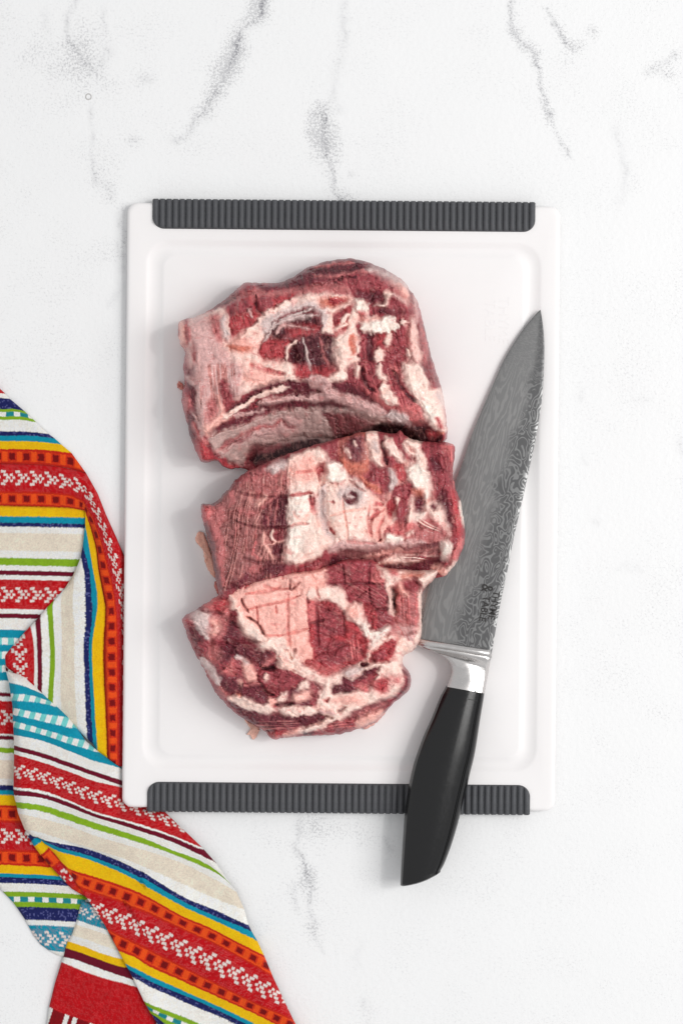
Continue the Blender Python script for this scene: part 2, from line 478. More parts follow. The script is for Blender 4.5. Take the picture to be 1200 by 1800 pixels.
BCX, BCY, BANG = 599.5, 891.0, -0.52
kb = (CAMH - BT) / CAMH
board = empty('cutting_board', W(BCX, BCY, BT) * [1, 1, 0],
              'white plastic cutting board with juice groove under the meat and knife', 'cutting board')
board.rotation_euler = (0, 0, math.radians(BANG))
def build_board():
    k = kb
    def ring(x0, y0, x1, y1, r, z, n=14):
        p = rrect(x0, y0, x1, y1, r, n) * k * S
        return np.c_[p[:, 0], p[:, 1], np.full(len(p), z * S)]
    # y up: mirror not needed, values are symmetric within a px or two
    rings = []
    inn = (-318, -440, 319, 443); out = (-343.5, -461, 344.5, 464); edge = (-380.5, -532, 380.5, 532)
    def ins(b, d): return (b[0] + d, b[1] + d, b[2] - d, b[3] - d)
    rings.append(ring(*ins(inn, 60), 6, BT - 1.0))
    rings.append(ring(*ins(inn, 5), 22, BT - 1.0))
    rings.append(ring(*ins(inn, 2), 24, BT - 1.3))
    rings.append(ring(*inn, 25, BT - 2.0))
    rings.append(ring(*ins(inn, -5), 29, BT - 3.6))
    rings.append(ring(*ins(inn, -12), 33, BT - 4.2))
    rings.append(ring(*ins(out, 6), 36, BT - 3.3))
    rings.append(ring(*out, 40, BT - 1.2))
    rings.append(ring(*ins(out, -2), 41, BT - .5))
    rings.append(ring(*ins(out, -5), 42, BT))
    e2 = ins(edge, 16)
    rings.append(ring(*ins(edge, 19), 10, BT))
    rings.append(ring(*ins(edge, 14), 10, BT + .1))
    for a in range(0, 91, 15):
        ra = 7
        rings.append(ring(*ins(edge, ra * (1 - math.sin(math.radians(a)))), 18, BT - ra * (1 - math.cos(math.radians(a)))))
    rings.append(ring(*edge, 18, 9))
    rings.append(ring(*ins(edge, 2), 17, 6.5))
    rings.append(ring(*ins(edge, 6), 15, 6))
    n = len(rings[0])
    V = np.vstack(rings)
    F = [list(f) for f in grid_faces(len(rings), n, True)]
    F.append(list(range(n))[::1])
    F.append([len(V) - n + i for i in range(n)][::-1])
    F = [f[::-1] for f in F[:-2]] + [F[-2], F[-1]]
    o = make_mesh('slab', V, F, M_BOARD, board, sharp=35)
    bpy.context.view_layer.update()
    # grips: base with ribs
    def grip(sign):
        x0, x1 = -336 * k, 336 * k
        yo, yi = 537.5 * k, 486 * k
        zt = BT + .6
        pts = [(x0, yo), (x1, yo)]
        r = 21 * k
        for a in np.linspace(0, math.pi / 2, 10):
            pts.append((x1 - r + r * math.cos(a), yi + r - r * math.sin(a)))
        for a in np.linspace(math.pi / 2, 0, 10):
            pts.append((x0 + r - r * math.cos(a), yi + r - r * math.sin(a)))
        P = np.array(pts); P[:, 1] *= sign
        m = len(P)
        cen = P.mean(0)
        def inset(d):
            Q = P.copy(); Q[:, 0] = cen[0] + (P[:, 0] - cen[0]) * (1 - d / (336 * k)); Q[:, 1] = cen[1] + (P[:, 1] - cen[1]) * (1 - d / (26 * k))
            return Q
        V = []
        for Q, z in ((inset(1.5), zt + .8), (inset(.6), zt + .5), (P, zt - .6), (P, 1.0)):
            V.append(np.c_[Q * S, np.full(m, z * S)])
        F = [list(f) for f in grid_faces(4, m, True)] + [list(range(m))]
        me = make_mesh('grip', np.vstack(V), F, M_GRIP, board, sharp=40)
        return me, x0, x1, yo, yi, r
    # shared rib mesh, unit length along y (0 inner .. 1 outer) with a rounded outer end
    nprof = 9
    def rib_mesh(pitch, L, sign, cutf=None):
        V = []; hw = pitch / 2 * .86
        st = [(0, .25), (.8, .8), (2.2, 1), (L * .5, 1), (L - 3, 1), (L - 1, .86), (L + .9, .5), (L + 1.6, .0)]
        for y, s in st:
            for j in range(nprof):
                a = math.pi * j / (nprof - 1)
                w = hw * (0.55 + 0.45 * min(1, s + .3)) if y > L - 2 else hw
                yy = y + cutf(-w * math.cos(a)) * (1 - y / L) if cutf and y < L else y
                V.append((-w * math.cos(a) * S, sign * yy * S, (5.2 * s * math.sin(a) - (0 if y < L - .5 else 2.0)) * S))
        n0 = len(st)
        for j in range(nprof):
            a = math.pi * j / (nprof - 1)
            V.append((-hw * .75 * math.cos(a) * S, sign * (L + (1.8 * math.sin(a))) * S, -(BT - 2.5) * S))
        F = grid_faces(n0 + 1, nprof)
        if sign > 0: F = F[:, ::-1]
        return np.array(V), F
    for sign, nm in ((1, 'top'), (-1, 'bottom')):
        g, x0, x1, yo, yi, r = grip(sign)
        n = 58
        pitch = (x1 - x0) / n
        L = yo - yi - 1
        V, F = rib_mesh(pitch, L, sign)
        base = None
        for i in range(n):
            x = x0 + pitch * (i + .5)
            e = min(x - x0, x1 - x)
            if e < r + pitch / 2:      # end ribs follow the rounded corner
                def cutf(dx, x=x):
                    d = min(x + dx - x0, x1 - x - dx)
                    d = max(0.0, d)
                    return r - math.sqrt(max(0, r * r - (r - d) ** 2)) if d < r else 0.0
                Ve, Fe = rib_mesh(pitch, L, sign, cutf)
                o = make_mesh('rib', Ve, Fe, M_GRIP, g)
            else:
                if base is None: base = o = make_mesh('rib', V, F, M_GRIP, g)
                else: o = base.copy(); COL.objects.link(o); o.parent = g
            o.location = (x * S, sign * (yi + 1) * S, (BT + .9) * S)
build_board()

def text_mesh(s, size, extrude, bold=0.0):
    cu = bpy.data.curves.new('txt', 'FONT'); cu.body = s; cu.size = size; cu.extrude = extrude; cu.offset = bold
    cu.align_x = 'CENTER'; cu.align_y = 'CENTER'
    o = bpy.data.objects.new('txt', cu); COL.objects.link(o)
    bpy.context.view_layer.update()
    me = bpy.data.meshes.new_from_object(o.evaluated_get(bpy.context.evaluated_depsgraph_get()))
    bpy.data.objects.remove(o)
    return me
# shallow moulded brand mark near the top right corner of the board
for s, dx, size in (('THYME', 12, 26), ('TABLE', -12, 26)):
    me = text_mesh(s, size * S, 0.24 * S)
    me.materials.append(M_BOARD)
    o = bpy.data.objects.new('moulded_lettering', me); COL.objects.link(o); o.parent = board
    o.location = ((868 + dx - BCX) * S, (BCY - 563) * S, (BT - .95) * S)
    o.rotation_euler = (0, 0, math.radians(-90))
    o['label'] = 'shallow moulded lettering'

# ------------------------------------------------------------------ meat
PAL = {'j': (198, 132, 126), 'd': (106, 40, 52), 'h': (192, 160, 154), 'm': (156, 66, 74), 'r': (180, 66, 72), 'o': (212, 122, 104), 'f': (250, 214, 202),
       'p': (246, 184, 172), 'w': (253, 230, 219), 'g': (214, 190, 186), 'k': (48, 12, 20), 'b': (140, 74, 78),  # k: deep crevice red, also paints the dark shade in gaps between pieces
       'x': (188, 108, 108), 'l': (214, 170, 166), 'n': (84, 32, 42), 'c': (208, 112, 112)}
FATNESS = {'j': .3, 'h': .6, 'd': 0, 'm': 0, 'r': 0, 'o': .35, 'f': 1, 'p': .9, 'w': 1, 'g': .7, 'k': 0, 'b': 0, 'x': .2, 'l': .8, 'n': 0, 'c': .15}
TILE = {'A': (300, 440, 5), 'B': (540, 440, 5), 'C': (300, 640, 5), 'D': (540, 640, 4.615),
        'E': (340, 750, 5), 'F': (580, 740, 4.8), 'G': (340, 860, 5), 'H': (580, 860, 4.8),
        'I': (310, 1000, 5.4545), 'J': (530, 980, 5), 'K': (350, 1130, 5.4545), 'L': (530, 1120, 5.4545),
        'P': (0, 0, 1), 'Q': (290, 430, 2.3077), 'R': (330, 730, 2.3077), 'T': (300, 960, 2.4)}

def parse(feat):
    """'tile kind colour feather dh | x,y x,y ...' one per line"""
    out = []
    for ln in feat.strip().splitlines():
        ln = ln.split('#')[0].strip()
        if not ln: continue
        h, p = ln.split('|')
        h = h.split()
        ox, oy, s = TILE[h[0]]
        pts = [tuple(map(float, q.split(','))) for q in p.split()]
        pts = [(ox + a / s, oy + b / s) for a, b in pts]
        out.append((h[1], h[2], float(h[3]), float(h[4]), pts))
    return out

def build_meat(name, label, outline, feats, base, Hc, ridge, seed, fib, tilt=(0, 0), extra=None):
    """outline rows: x, y, R (edge rounding), hb (height of the widest rim)"""
    outline = [(a, b, r, h + (54 - h) * .5 if (r >= 18 and h < 54) else (h if h < 60 else 54 + (h - 54) * .68)) for a, b, r, h in outline]
    O = smooth_curve(outline, int(sum(math.hypot(outline[i][0] - outline[i - 1][0], outline[i][1] - outline[i - 1][1]) for i in range(len(outline))) / 3.6), closed=True, dens=6)
    nx = np.roll(O[:, 1], -1) - np.roll(O[:, 1], 1); ny = -(np.roll(O[:, 0], -1) - np.roll(O[:, 0], 1))
    L = np.hypot(nx, ny); nx /= L; ny /= L
    j = 1.5 * fbm(O[:, 0] / 11, O[:, 1] / 11, seed) + 1.0 * noise(O[:, 0] / 4.5, O[:, 1] / 4.5, seed + 5)
    O[:, 0] += nx * j; O[:, 1] += ny * j
    st = 1.15
    x0, y0 = O[:, 0].min() - 3, O[:, 1].min() - 3; x1, y1 = O[:, 0].max() + 3, O[:, 1].max() + 3
    xs = np.arange(x0, x1, st); ys = np.arange(y0, y1, st)
    X, Y = np.meshgrid(xs, ys); ny_, nx_ = X.shape
    X = X.ravel(); Y = Y.ravel()
    d, bi, bt = seg_dist(X, Y, O[:, :2])
    ins = inside(X, Y, O[:, :2])
    idx = np.arange(X.size).reshape(ny_, nx_)
    F = np.stack([idx[:-1, :-1], idx[1:, :-1], idx[1:, 1:], idx[:-1, 1:]], -1).reshape(-1, 4)
    F = F[ins[F].sum(1) >= 2]
    used = np.unique(F)
    mp = -np.ones(X.size, int); mp[used] = np.arange(len(used)); F = mp[F]
    X, Y, d, bi, bt, ins = X[used], Y[used], d[used], bi[used], bt[used], ins[used]
    A = O[bi]; B = O[(bi + 1) % len(O)]
    near = A + (B - A) * bt[:, None]
    X = np.where(ins, X, near[:, 0]); Y = np.where(ins, Y, near[:, 1]); d = np.where(ins, d, 0)
    # rim values diffuse inwards smoothly: weighted over a handful of outline samples
    sub = O[::6]
    wsum = 0; R = 0; hb = 0
    for q in sub:
        w = 1.0 / ((X - q[0]) ** 2 + (Y - q[1]) ** 2 + 60.0) ** 1.5
        wsum = wsum + w; R = R + w * q[2]; hb = hb + w * q[3]
    R /= wsum; hbI = hb / wsum
    kk = sstep(0, 6, d)
    hb = near[:, 3] * (1 - kk) + hbI * kk
    t = np.clip(d / np.maximum(R, 3), 0, 1)
    prof = (1 - (1 - t) ** 2.2) ** (1 / 2.2)
    cx, cy = X.mean(), Y.mean()
    top = Hc + tilt[0] * (X - cx) + tilt[1] * (Y - cy)
    top = top + 7 * fbm(X / 75, Y / 75, seed + 31, 2)
    Z = hb + (np.maximum(top, hb + 4) - hb) * prof
    if ridge:
        # the cut front face falls away below the ridge line
        rp, slope, floor = ridge
        rd, ri, rt = seg_dist(X, Y, rp, closed=False)
        ry = np.interp(X, [p[0] for p in rp], [p[1] for p in rp])
        f = np.where(Y > ry, rd, -rd)
        lim = Hc + 2 - slope * np.maximum(f + 6, 0) ** 1.0
        lim = np.maximum(lim, floor)
        kx = 9.0
        m = np.minimum(Z, lim); q = np.abs(Z - lim)
        Z = m - np.where(q < kx, (kx - q) ** 2 / (4 * kx), 0)
        Z = np.maximum(Z, np.minimum(hb, floor))
    # paint
    wx = X + 3.4 * fbm(X / 15, Y / 15, seed + 50) + 0.9 * noise(X / 4.3, Y / 4.3, seed + 51)
    wy = Y + 3.4 * fbm(X / 15, Y / 15, seed + 60) + 0.9 * noise(X / 4.3, Y / 4.3, seed + 61)
    C = np.tile(lin(PAL[base]), (len(X), 1)); fat = np.full(len(X), float(FATNESS[base])); dh = np.zeros(len(X))
    ca, sa = math.cos(fib), math.sin(fib)
    u = X * ca + Y * sa; v = -X * sa + Y * ca
    STR = noise(v / 3.0, u / 11, seed + 170) * .5 + .9 * noise(X / 6.5, Y / 6.5, seed + 171)
    SOFT = .7 + 1.6 * sstep(-.5, .6, fbm(X / 17, Y / 17, seed + 172, 2))
    for kind, c, fe, h, pts in parse(feats):
        P = np.array(pts)
        # widths and padding
        wdt = float(kind[1:]) if len(kind) > 1 else 0
        pad = wdt + fe * 3 + 14
        bb = (X > P[:, 0].min() - pad) & (X < P[:, 0].max() + pad) & (Y > P[:, 1].min() - pad) & (Y < P[:, 1].max() + pad)
        I = np.nonzero(bb)[0]
        if not len(I): continue
        x, y = wx[I], wy[I]
        if kind[0] == 'p':
            if len(P) > 3: P = smooth_curve(P, max(24, len(P) * 4), closed=True, dens=5)
            s = sdf(x, y, P)
        elif kind[0] == 's':
            s = sdf(x, y, P)
        else:
            if kind[0] == 'q': x, y = x * .45 + X[I] * .55, y * .45 + Y[I] * .55   # crisp cut: little wobble
            if len(P) > 2: P = smooth_curve(P, len(P) * 5, dens=5)
            dd, si, tt = seg_dist(x, y, P, closed=False)
            tot = (si + tt) / (len(P) - 1)
            taper = np.clip(np.minimum(tot, 1 - tot) * 7 + .35, 0, 1)
            s = wdt / 2 * taper - dd
        if kind[0] in 'pl': s = s + STR[I] * min(2.4, .6 + .25 * (P[:, 0].ptp() if False else np.ptp(P[:, 0])) / 8)
        fe = fe * SOFT[I]
        a = sstep(-fe * .65, fe * .65, s)
        if kind[0] == 'q': a = a * .65
        if kind[0] == 'p' and wdt: a = a * wdt
        if kind[0] == 's':
            # streaks of colour along a direction given by the outline's first side
            ang = math.atan2(pts[1][1] - pts[0][1], pts[1][0] - pts[0][0])
            p_ = -(X[I]) * math.sin(ang) + Y[I] * math.cos(ang)
            q_ = X[I] * math.cos(ang) + Y[I] * math.sin(ang)
            p_ = p_ + 5 * noise(q_ / 45, p_ / 60, seed + 3)
            sn = noise(p_ / 1.9, q_ / 45, seed + 7) * .75 + noise(p_ / 4.5, q_ / 70, seed + 8) * .35
            a = a * sstep(.02, .42, sn)
        a = a[:, None]
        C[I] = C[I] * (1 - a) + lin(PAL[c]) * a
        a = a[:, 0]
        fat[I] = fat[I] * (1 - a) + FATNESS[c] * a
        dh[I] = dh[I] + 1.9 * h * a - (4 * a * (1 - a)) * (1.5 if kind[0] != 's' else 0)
    # fine albedo variation
    u = X * ca + Y * sa; v = -X * sa + Y * ca
    streak = noise(v / 2.2, u / 22, seed + 70) * .6 + noise(v / 5, u / 40, seed + 71) * .4
    blot = fbm(X / 9, Y / 9, seed + 80, 4)
    lean = 1 - fat
    C *= (1 + lean * (.34 * streak + .30 * blot) + fat * (.04 * streak + .06 * blot))[:, None]
    # pink mottling of the fat, pale films over the lean
    pk = sstep(.05, .55, fbm(X / 13, Y / 13, seed + 90, 4))[:, None] * (fat * .38)[:, None]
    C = C * (1 - pk) + C * np.array([.93, .70, .66]) * pk
    film = (sstep(.20, .5, fbm(X / 7 + streak, Y / 16, seed + 95, 4)) * lean * .12)[:, None]
    C = C * (1 - film) + lin((215, 160, 158)) * film
    # thin wandering threads of fat
    r1 = np.abs(fbm(wx / 24, wy / 24, seed + 97, 3))
    thr = (sstep(.030, .006, r1) * lean * .22)[:, None]
    C = C * (1 - thr) + lin((232, 168, 156)) * thr
    fl = (sstep(.50, .72, noise(v / 3.2, u / 9, seed + 120) * .75 + .45 * noise(wx / 19, wy / 19, seed + 121)) * lean * .16)[:, None]
    C = C * (1 - fl) + lin((226, 160, 150)) * fl
    C *= (1 - .06 * lean)[:, None]
    isl = (sstep(.34, .62, fbm(wx / 12, wy / 9, seed + 130, 3)) * fat * .45)[:, None]
    C = C * (1 - isl) + lin((196, 96, 96)) * isl
    C = np.clip(C, 0, .93)
    # relief
    k = sstep(0, 5, d)
    b2 = np.abs(fbm(wx / 15 + 3, wy / 13, seed + 103, 2))
    b3 = np.abs(fbm(wx / 42 + 9, wy / 34, seed + 105, 3))
    bil = np.abs(fbm(wx / 30, wy / 30, seed + 102, 3))      # lumps parted by soft creases
    rel = dh + 2.0 * fat + 4.6 * fbm(X / 26, Y / 26, seed + 100, 4) + 7.0 * np.minimum(bil, .35) + 3.0 * np.minimum(b2, .4) - 2.4 * np.exp(-(b2 / .05) ** 2) * (.12 + .88 * lean) - 3.6 * np.exp(-(b3 / .022) ** 2) * (.25 + .75 * lean) + lean * (1.3 * streak + 1.8 * blot) + fat * (1.0 * fbm(X / 9, Y / 9, seed + 101, 2) + 2.2 * fbm(X / 20, Y / 20, seed + 104, 2))
    rel += 1.1 * thr[:, 0]
    Z = Z + rel * k + BT
    Z = np.maximum(Z, BT + 3)
    V = W(X, Y, Z)
    # skirt down to the board: drawn inwards under the rim
    OO = O
    rings = []; cols = []; fats = []
    # colour and height of the rim from the nearest painted vertices
    rim = []
    for q in OO:
        i = np.argmin((X - q[0]) ** 2 + (Y - q[1]) ** 2); rim.append(i)
    rim = np.array(rim)
    zr = OO[:, 3] + BT
    for t_, insd in ((1.0, 1.6), (.985, -.1), (.85, -.3), (.6, 1.0), (.35, 3.5), (.12, 7), (0, 9)):
        zz = (BT - 3) + (zr - BT + 3) * t_
        wob = 1.2 * noise(OO[:, 0] / 6, OO[:, 1] / 6 + t_ * 5, seed + 200) * (1 - t_)
        r = W(OO[:, 0] - nx * (insd + wob) * SGN(O), OO[:, 1] - ny * (insd + wob) * SGN(O), zz)
        rings.append(r)
        cc = C[rim] * (.95 + .2 * noise(OO[:, 0] / 5, OO[:, 1] / 5 + t_ * 9, seed + 210))[:, None]
        cols.append(cc); fats.append(fat[rim])
    nO = len(OO)
    SF = grid_faces(len(rings), nO, True, base=len(V))
    AV = np.vstack([V] + rings); AC = np.vstack([C] + cols); AF = np.concatenate([fat] + fats)
    allF = np.vstack([F, SF])
    if SGN(O) < 0: allF[len(F):] = allF[len(F):, ::-1]
    org = W(cx, cy, BT)
    return make_mesh(name, AV, allF, M_MEAT, col=np.clip(AC, 0, 1), attrs={'fat': AF}, origin=org), org

def SGN(O):
    a = np.sum(O[:, 0] * np.roll(O[:, 1], -1) - np.roll(O[:, 0], -1) * O[:, 1])
    return 1.0 if a > 0 else -1.0

OUT1 = [(316,566,22,20),(344,557,25,22),(370,545,38,18),(395,527,45,16),(420,505,50,16),(432,497,50,20),(450,498,50,20),(475,498,55,18),(500,495,60,16),(518,486,62,14),
        (535,474,64,12),(560,464,66,12),(590,457,66,12),(620,455,60,12),(650,463,52,14),(680,476,44,18),(705,492,38,22),(722,512,34,22),(733,530,32,20),(739,552,32,20),
        (747,582,32,20),(756,620,30,20),(766,655,28,20),(777,690,26,20),(783,730,22,22),(786,762,18,22),(778,778,14,14),(740,790,12,8),(690,782,10,6),(640,776,10,6),(590,790,10,6),
        (540,808,10,6),(490,824,10,6),(455,833,12,6),(424,823,16,8),(400,824,20,10),(380,811,22,12),(356,812,22,12),(345,793,26,14),(335,768,30,16),(329,742,34,20),
        (321,716,32,22),(320,696,30,22),(325,672,28,22),(322,645,26,24),(326,618,25,24),(317,604,20,22),(314,585,18,20)]
F1 = '''
A p d 10 0 | 220,590 350,520 460,430 600,340 680,290 900,290 1050,240 1200,160 1200,420 1000,340 800,390 620,420 480,480 330,560
A l8 x 4 1 | 250,560 400,500 520,450 640,380 760,350
A l6 n 4 -3 | 360,510 470,470 590,400 700,370
B p d 10 0 | 0,150 180,90 380,70 520,100 720,180 560,190 420,200 300,230 180,280 90,300 0,300
B l7 n 4 -2 | 0,180 150,170 300,190 470,150
B l5 x 4 1 | 40,210 190,230 320,210 520,180 660,200
B l5 n 3 -2 | 60,300 200,310 300,250 420,230
B l4 x 3 1 | 20,130 150,140 250,120 420,110
Q p x 6 0 | 320,170 450,190 620,160 740,170 760,230 600,215 480,215 380,250 300,220
A p m 6 3 | 610,300 730,290 740,330 700,370 620,350
A p r 6 3 | 590,420 720,400 740,440 900,400 1140,390 1100,430 920,480 880,540 810,580 740,640 680,700 600,740 545,760 520,640 560,560
A p m 5 2 | 600,440 700,450 720,520 620,560 580,500
A p m 6 2 | 770,420 880,420 900,500 830,540 760,500
A l5 l 3 1 | 680,510 720,600
A l4 n 3 -3 | 740,400 750,520 820,560
Q p f 6 2 | 110,290 180,275 240,262 262,330 250,400 300,372 360,318 430,258 520,215 600,200 740,205 790,260 775,330 750,400 755,500 725,550 640,565 520,558 400,575 300,620 235,700 175,765 150,740 120,640 100,500 90,400
Q p l 12 0 | 105,290 170,290 230,400 300,480 330,540 250,620 200,740 150,745 110,560 88,400
Q p x 10 -1 | 190,280 235,290 240,350 235,400 205,380 180,320
Q l9 g 4 2 | 245,290 240,340 262,395
Q l8 l 6 1 | 130,420 140,560 160,720
Q l6 x 5 -1 | 115,400 125,560 150,700
Q p p 10 1 | 255,400 300,375 380,400 370,430 290,440
Q l9 o 5 0 | 255,412 300,425 350,420
Q p p 12 0 | 300,490 400,470 480,500 440,540 340,560
Q l5 c 4 -1 | 320,545 420,560 500,530
Q p g 8 0 | 400,300 480,260 560,235 640,240 660,300 640,350 520,360 420,370 395,340
Q p b 6 -1 | 400,380 460,300 560,260 630,275 640,350 690,370 700,450 690,510 610,548 540,540 510,480 440,478 385,440
Q p n 7 -4 | 430,340 520,300 610,290 600,330 500,350 470,380 510,400 500,460 530,480 520,400 440,380
Q p r 6 1 | 385,410 430,378 500,390 512,430 450,478 390,455
Q p n 6 -3 | 520,400 600,370 680,380 690,440 660,510 570,530 515,470
Q p r 8 0 | 500,330 560,320 630,330 620,350 520,380
Q l7 g 4 2 | 420,345 520,300 620,290
Q l5 l 3 2 | 440,370 470,330 530,330 600,345
Q l4 g 3 2 | 400,400 440,330 490,300 600,262
Q p r 8 0 | 520,490 600,500 700,500 690,520 610,548 540,540
Q l6 f 3 2 | 495,470 500,420 540,385
Q l4 g 3 1 | 560,380 575,440 590,510
Q l4 x 3 1 | 630,380 640,440 665,500
B p o 7 0 | 100,440 180,410 340,410 350,450 240,500 120,490
B p r 6 -1 | 180,420 320,415 345,445 240,490 190,470
B p r 6 -1 | 218,570 300,520 400,460 400,520 370,560 350,640 350,700 290,785 240,770 225,690
B p m 6 -1 | 220,570 300,530 320,560 260,620 230,640
B l7 f 3 1 | 300,640 330,580 370,560
B l6 f 3 1 | 235,690 290,670 350,640
B p m 6 0 | 385,340 470,255 600,240 690,280 790,350 700,370 705,430 630,475 540,465 430,425
B p d 8 -2 | 430,340 520,370 620,350 690,410 650,460 540,455 430,415
B p m 5 1 | 640,240 750,250 810,340 780,370 660,350
B p f 4 3 | 680,365 770,370 730,430 710,495 620,500 595,490 690,445
B p m 5 1 | 720,440 800,425 905,470 905,560 870,605 780,600 600,540 600,505 700,500
B p d 6 -2 | 620,520 760,505 880,550 860,600 700,580
B l6 l 3 1 | 760,390 830,430 870,470
B p p 10 2 | 750,260 850,290 905,400 890,460 820,380 790,310
B p g 10 0 | 520,160 700,180 840,260 900,350 800,290 640,215
B p b 6 -3 | 895,350 980,440 995,560 1050,700 1085,850 1085,1000 1005,1000 965,780 930,600
B l6 l 5 1 | 940,400 960,520 960,640
B l6 x 4 -1 | 1000,680 1040,860 1040,1000
B p f 5 3 | 900,600 935,600 970,760 1000,950 930,970 890,850 870,740
B p r 4 0 | 860,740 900,760 890,840 860,800
B p0.35 c 20 0 | 480,720 900,560 980,700 960,1000 480,1000
B p m 8 0 | 690,600 880,600 870,720 860,900 920,1000 690,1000 720,850 740,760
B l14 f 4 3 | 835,620 845,650
B p m 5 0 | 460,735 600,730 720,700 745,720 680,840 700,1000 460,1000
B p r 6 1 | 620,720 720,690 720,740 660,820 600,840
B p d 5 -3 | 520,750 570,740 570,880 590,960 530,960
B l16 f 5 2 | 630,870 635,1000
B l10 f 4 2 | 720,720 700,830
B l6 f 3 2 | 870,860 890,930
B p w 4 5 | 420,430 500,430 540,490 548,570 640,600 700,570 780,600 800,690 740,715 690,725 540,735 460,690 475,590 430,540
B l8 p 5 -2 | 470,600 580,610 660,600
B p c 6 -1 | 430,530 500,530 530,570 470,590
B p f 8 1 | 230,780 380,700 440,740 440,1000 280,1000
B p o 5 0 | 365,770 415,740 425,900 385,915
C p f 8 1 | 640,0 1040,0 1050,100 960,140 820,180 640,250 600,180
C p p 10 0 | 640,60 800,40 960,110 780,180 660,180
C l6 c 4 -2 | 700,10 860,60 1000,80
C p l 8 0 | 200,0 600,0 620,200 640,250 540,330 430,300 340,400 300,600 240,560 220,300
C s j 6 0 | 240,0 270,600 330,620 500,440 560,330 600,200 560,0
C p m 5 -1 | 430,170 480,130 560,300 585,360 480,440 455,330
C p x 8 -1 | 320,350 400,300 405,500 370,560 320,520
C p p 6 2 | 410,270 450,340 470,440 560,430 500,480 400,560 330,620 260,600 300,540 390,480 430,420
C p d 6 -2 | 130,60 190,40 190,160 230,230 230,440 280,640 350,720 440,850 620,880 520,930 430,865 280,860 180,650 140,540 170,420 170,260 130,160
C p x 8 2 | 100,320 160,290 175,390 130,410
C p r 6 0 | 190,670 280,680 350,760 420,830 610,890 510,925 430,865 280,855
C l9 c 5 0 | 200,520 250,640 330,700
C l6 l 4 1 | 190,420 260,560 270,640
C l8 l 4 2 | 130,100 180,150 210,180
C p d 5 -2 | 560,350 700,250 850,180 1000,155 1200,150 1200,240 1050,260 900,270 720,320 620,380 470,450
C l9 f 3 3 | 450,480 560,410 660,350 760,290 960,225 1040,205
C p d 5 -3 | 560,440 700,370 850,300 1060,260 1200,230 1200,300 900,310 760,360
C l5 l 3 1 | 600,420 700,420 860,350
C l14 l 4 3 | 780,350 950,320 1200,300
C p d 4 -3 | 330,610 420,550 530,490 700,400 850,355 1000,330 1200,330 1200,390 900,420 700,500 500,575
C l5 l 3 1 | 560,450 700,430 860,400
C p h 5 0 | 335,620 600,540 870,435 1200,395 1200,670 1040,690 900,725 730,725 670,800 640,875 560,870 440,800 380,745 340,680
C p l 14 0 | 700,560 1100,450 1150,560 820,660
C l7 x 6 -1 | 420,760 560,660 760,560 900,540 960,500
C l6 l 5 2 | 460,800 560,700 700,640 860,600
C l6 b 6 -2 | 450,700 640,660 700,600
C l5 b 5 -2 | 980,500 1020,540 1080,560
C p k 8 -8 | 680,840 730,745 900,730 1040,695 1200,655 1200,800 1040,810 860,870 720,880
C l8 b 8 1 | 700,735 800,765 920,740
D p m 5 0 | 350,0 760,0 800,170 900,290 960,380 970,480 830,485 700,400 560,320 480,250 400,180 340,130
D p c 8 0 | 620,220 720,340 880,330 960,420 960,480 840,480 720,400 600,340 520,260
D s c 5 0 | 400,0 480,240 700,400 900,470 760,100 740,0
D l12 f 4 2 | 590,0 585,80 640,130
D l20 f 4 3 | 615,170 650,260 725,320
D l8 f 4 2 | 400,0 405,100
D l5 n 3 -3 | 440,30 460,130 540,230
D l5 n 3 -3 | 700,60 780,220 880,300
D p f 6 3 | 775,0 925,0 980,130 1000,200 1100,220 1115,420 1130,560 1000,515 970,440 900,310 820,200
D p g 10 0 | 1040,230 1090,240 1100,340 1050,300
D p w 14 0 | 880,150 960,300 1040,380 1080,460 1000,460 900,280
D p r 5 0 | 1030,440 1060,440 1100,500 1075,525
D p b 5 -3 | 920,0 1010,10 1050,100 1085,185 1010,170 970,110
D l6 o 4 0 | 1040,560 1110,560
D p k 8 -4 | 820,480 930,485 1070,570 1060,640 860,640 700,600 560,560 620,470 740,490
D p r 6 0 | 980,540 1060,560 1040,590 980,590
D p d 5 -2 | 165,160 330,152 400,200 500,260 640,385 560,375 430,315 280,245 180,225
D p d 5 -2 | 0,165 60,170 105,200 95,255 0,275
D l24 l 4 3 | 0,130 90,145 145,180 150,240
D l26 l 5 3 | 140,230 220,270 330,305 450,350 560,390 640,420
D l22 g 5 2 | 640,420 780,450 820,470
D l20 l 4 3 | 0,290 110,280 230,280 340,320
D p d 4 -3 | 0,318 180,305 330,348 340,360 0,360
D p h 6 0 | 0,365 340,365 480,390 700,450 560,530 400,560 250,600 0,640
D p b 8 -1 | 120,385 340,440 480,520 380,560 220,600 190,500
D p h 6 0 | 0,375 100,385 190,560 190,640 0,640
D l14 b 9 1 | 300,420 420,460 540,510
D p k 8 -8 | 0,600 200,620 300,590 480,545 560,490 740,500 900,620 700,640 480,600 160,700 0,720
P p x 5 1 | 314,570 326,566 336,590 326,610 316,600
P p p 6 1 | 314,566 324,566 324,606 316,606
'''
RIDGE1 = [(320,830),(345,800),(366,762),(388,735),(412,704),(450,682),(508,667),(560,664),(610,672),(660,700),(720,728),(800,768)]

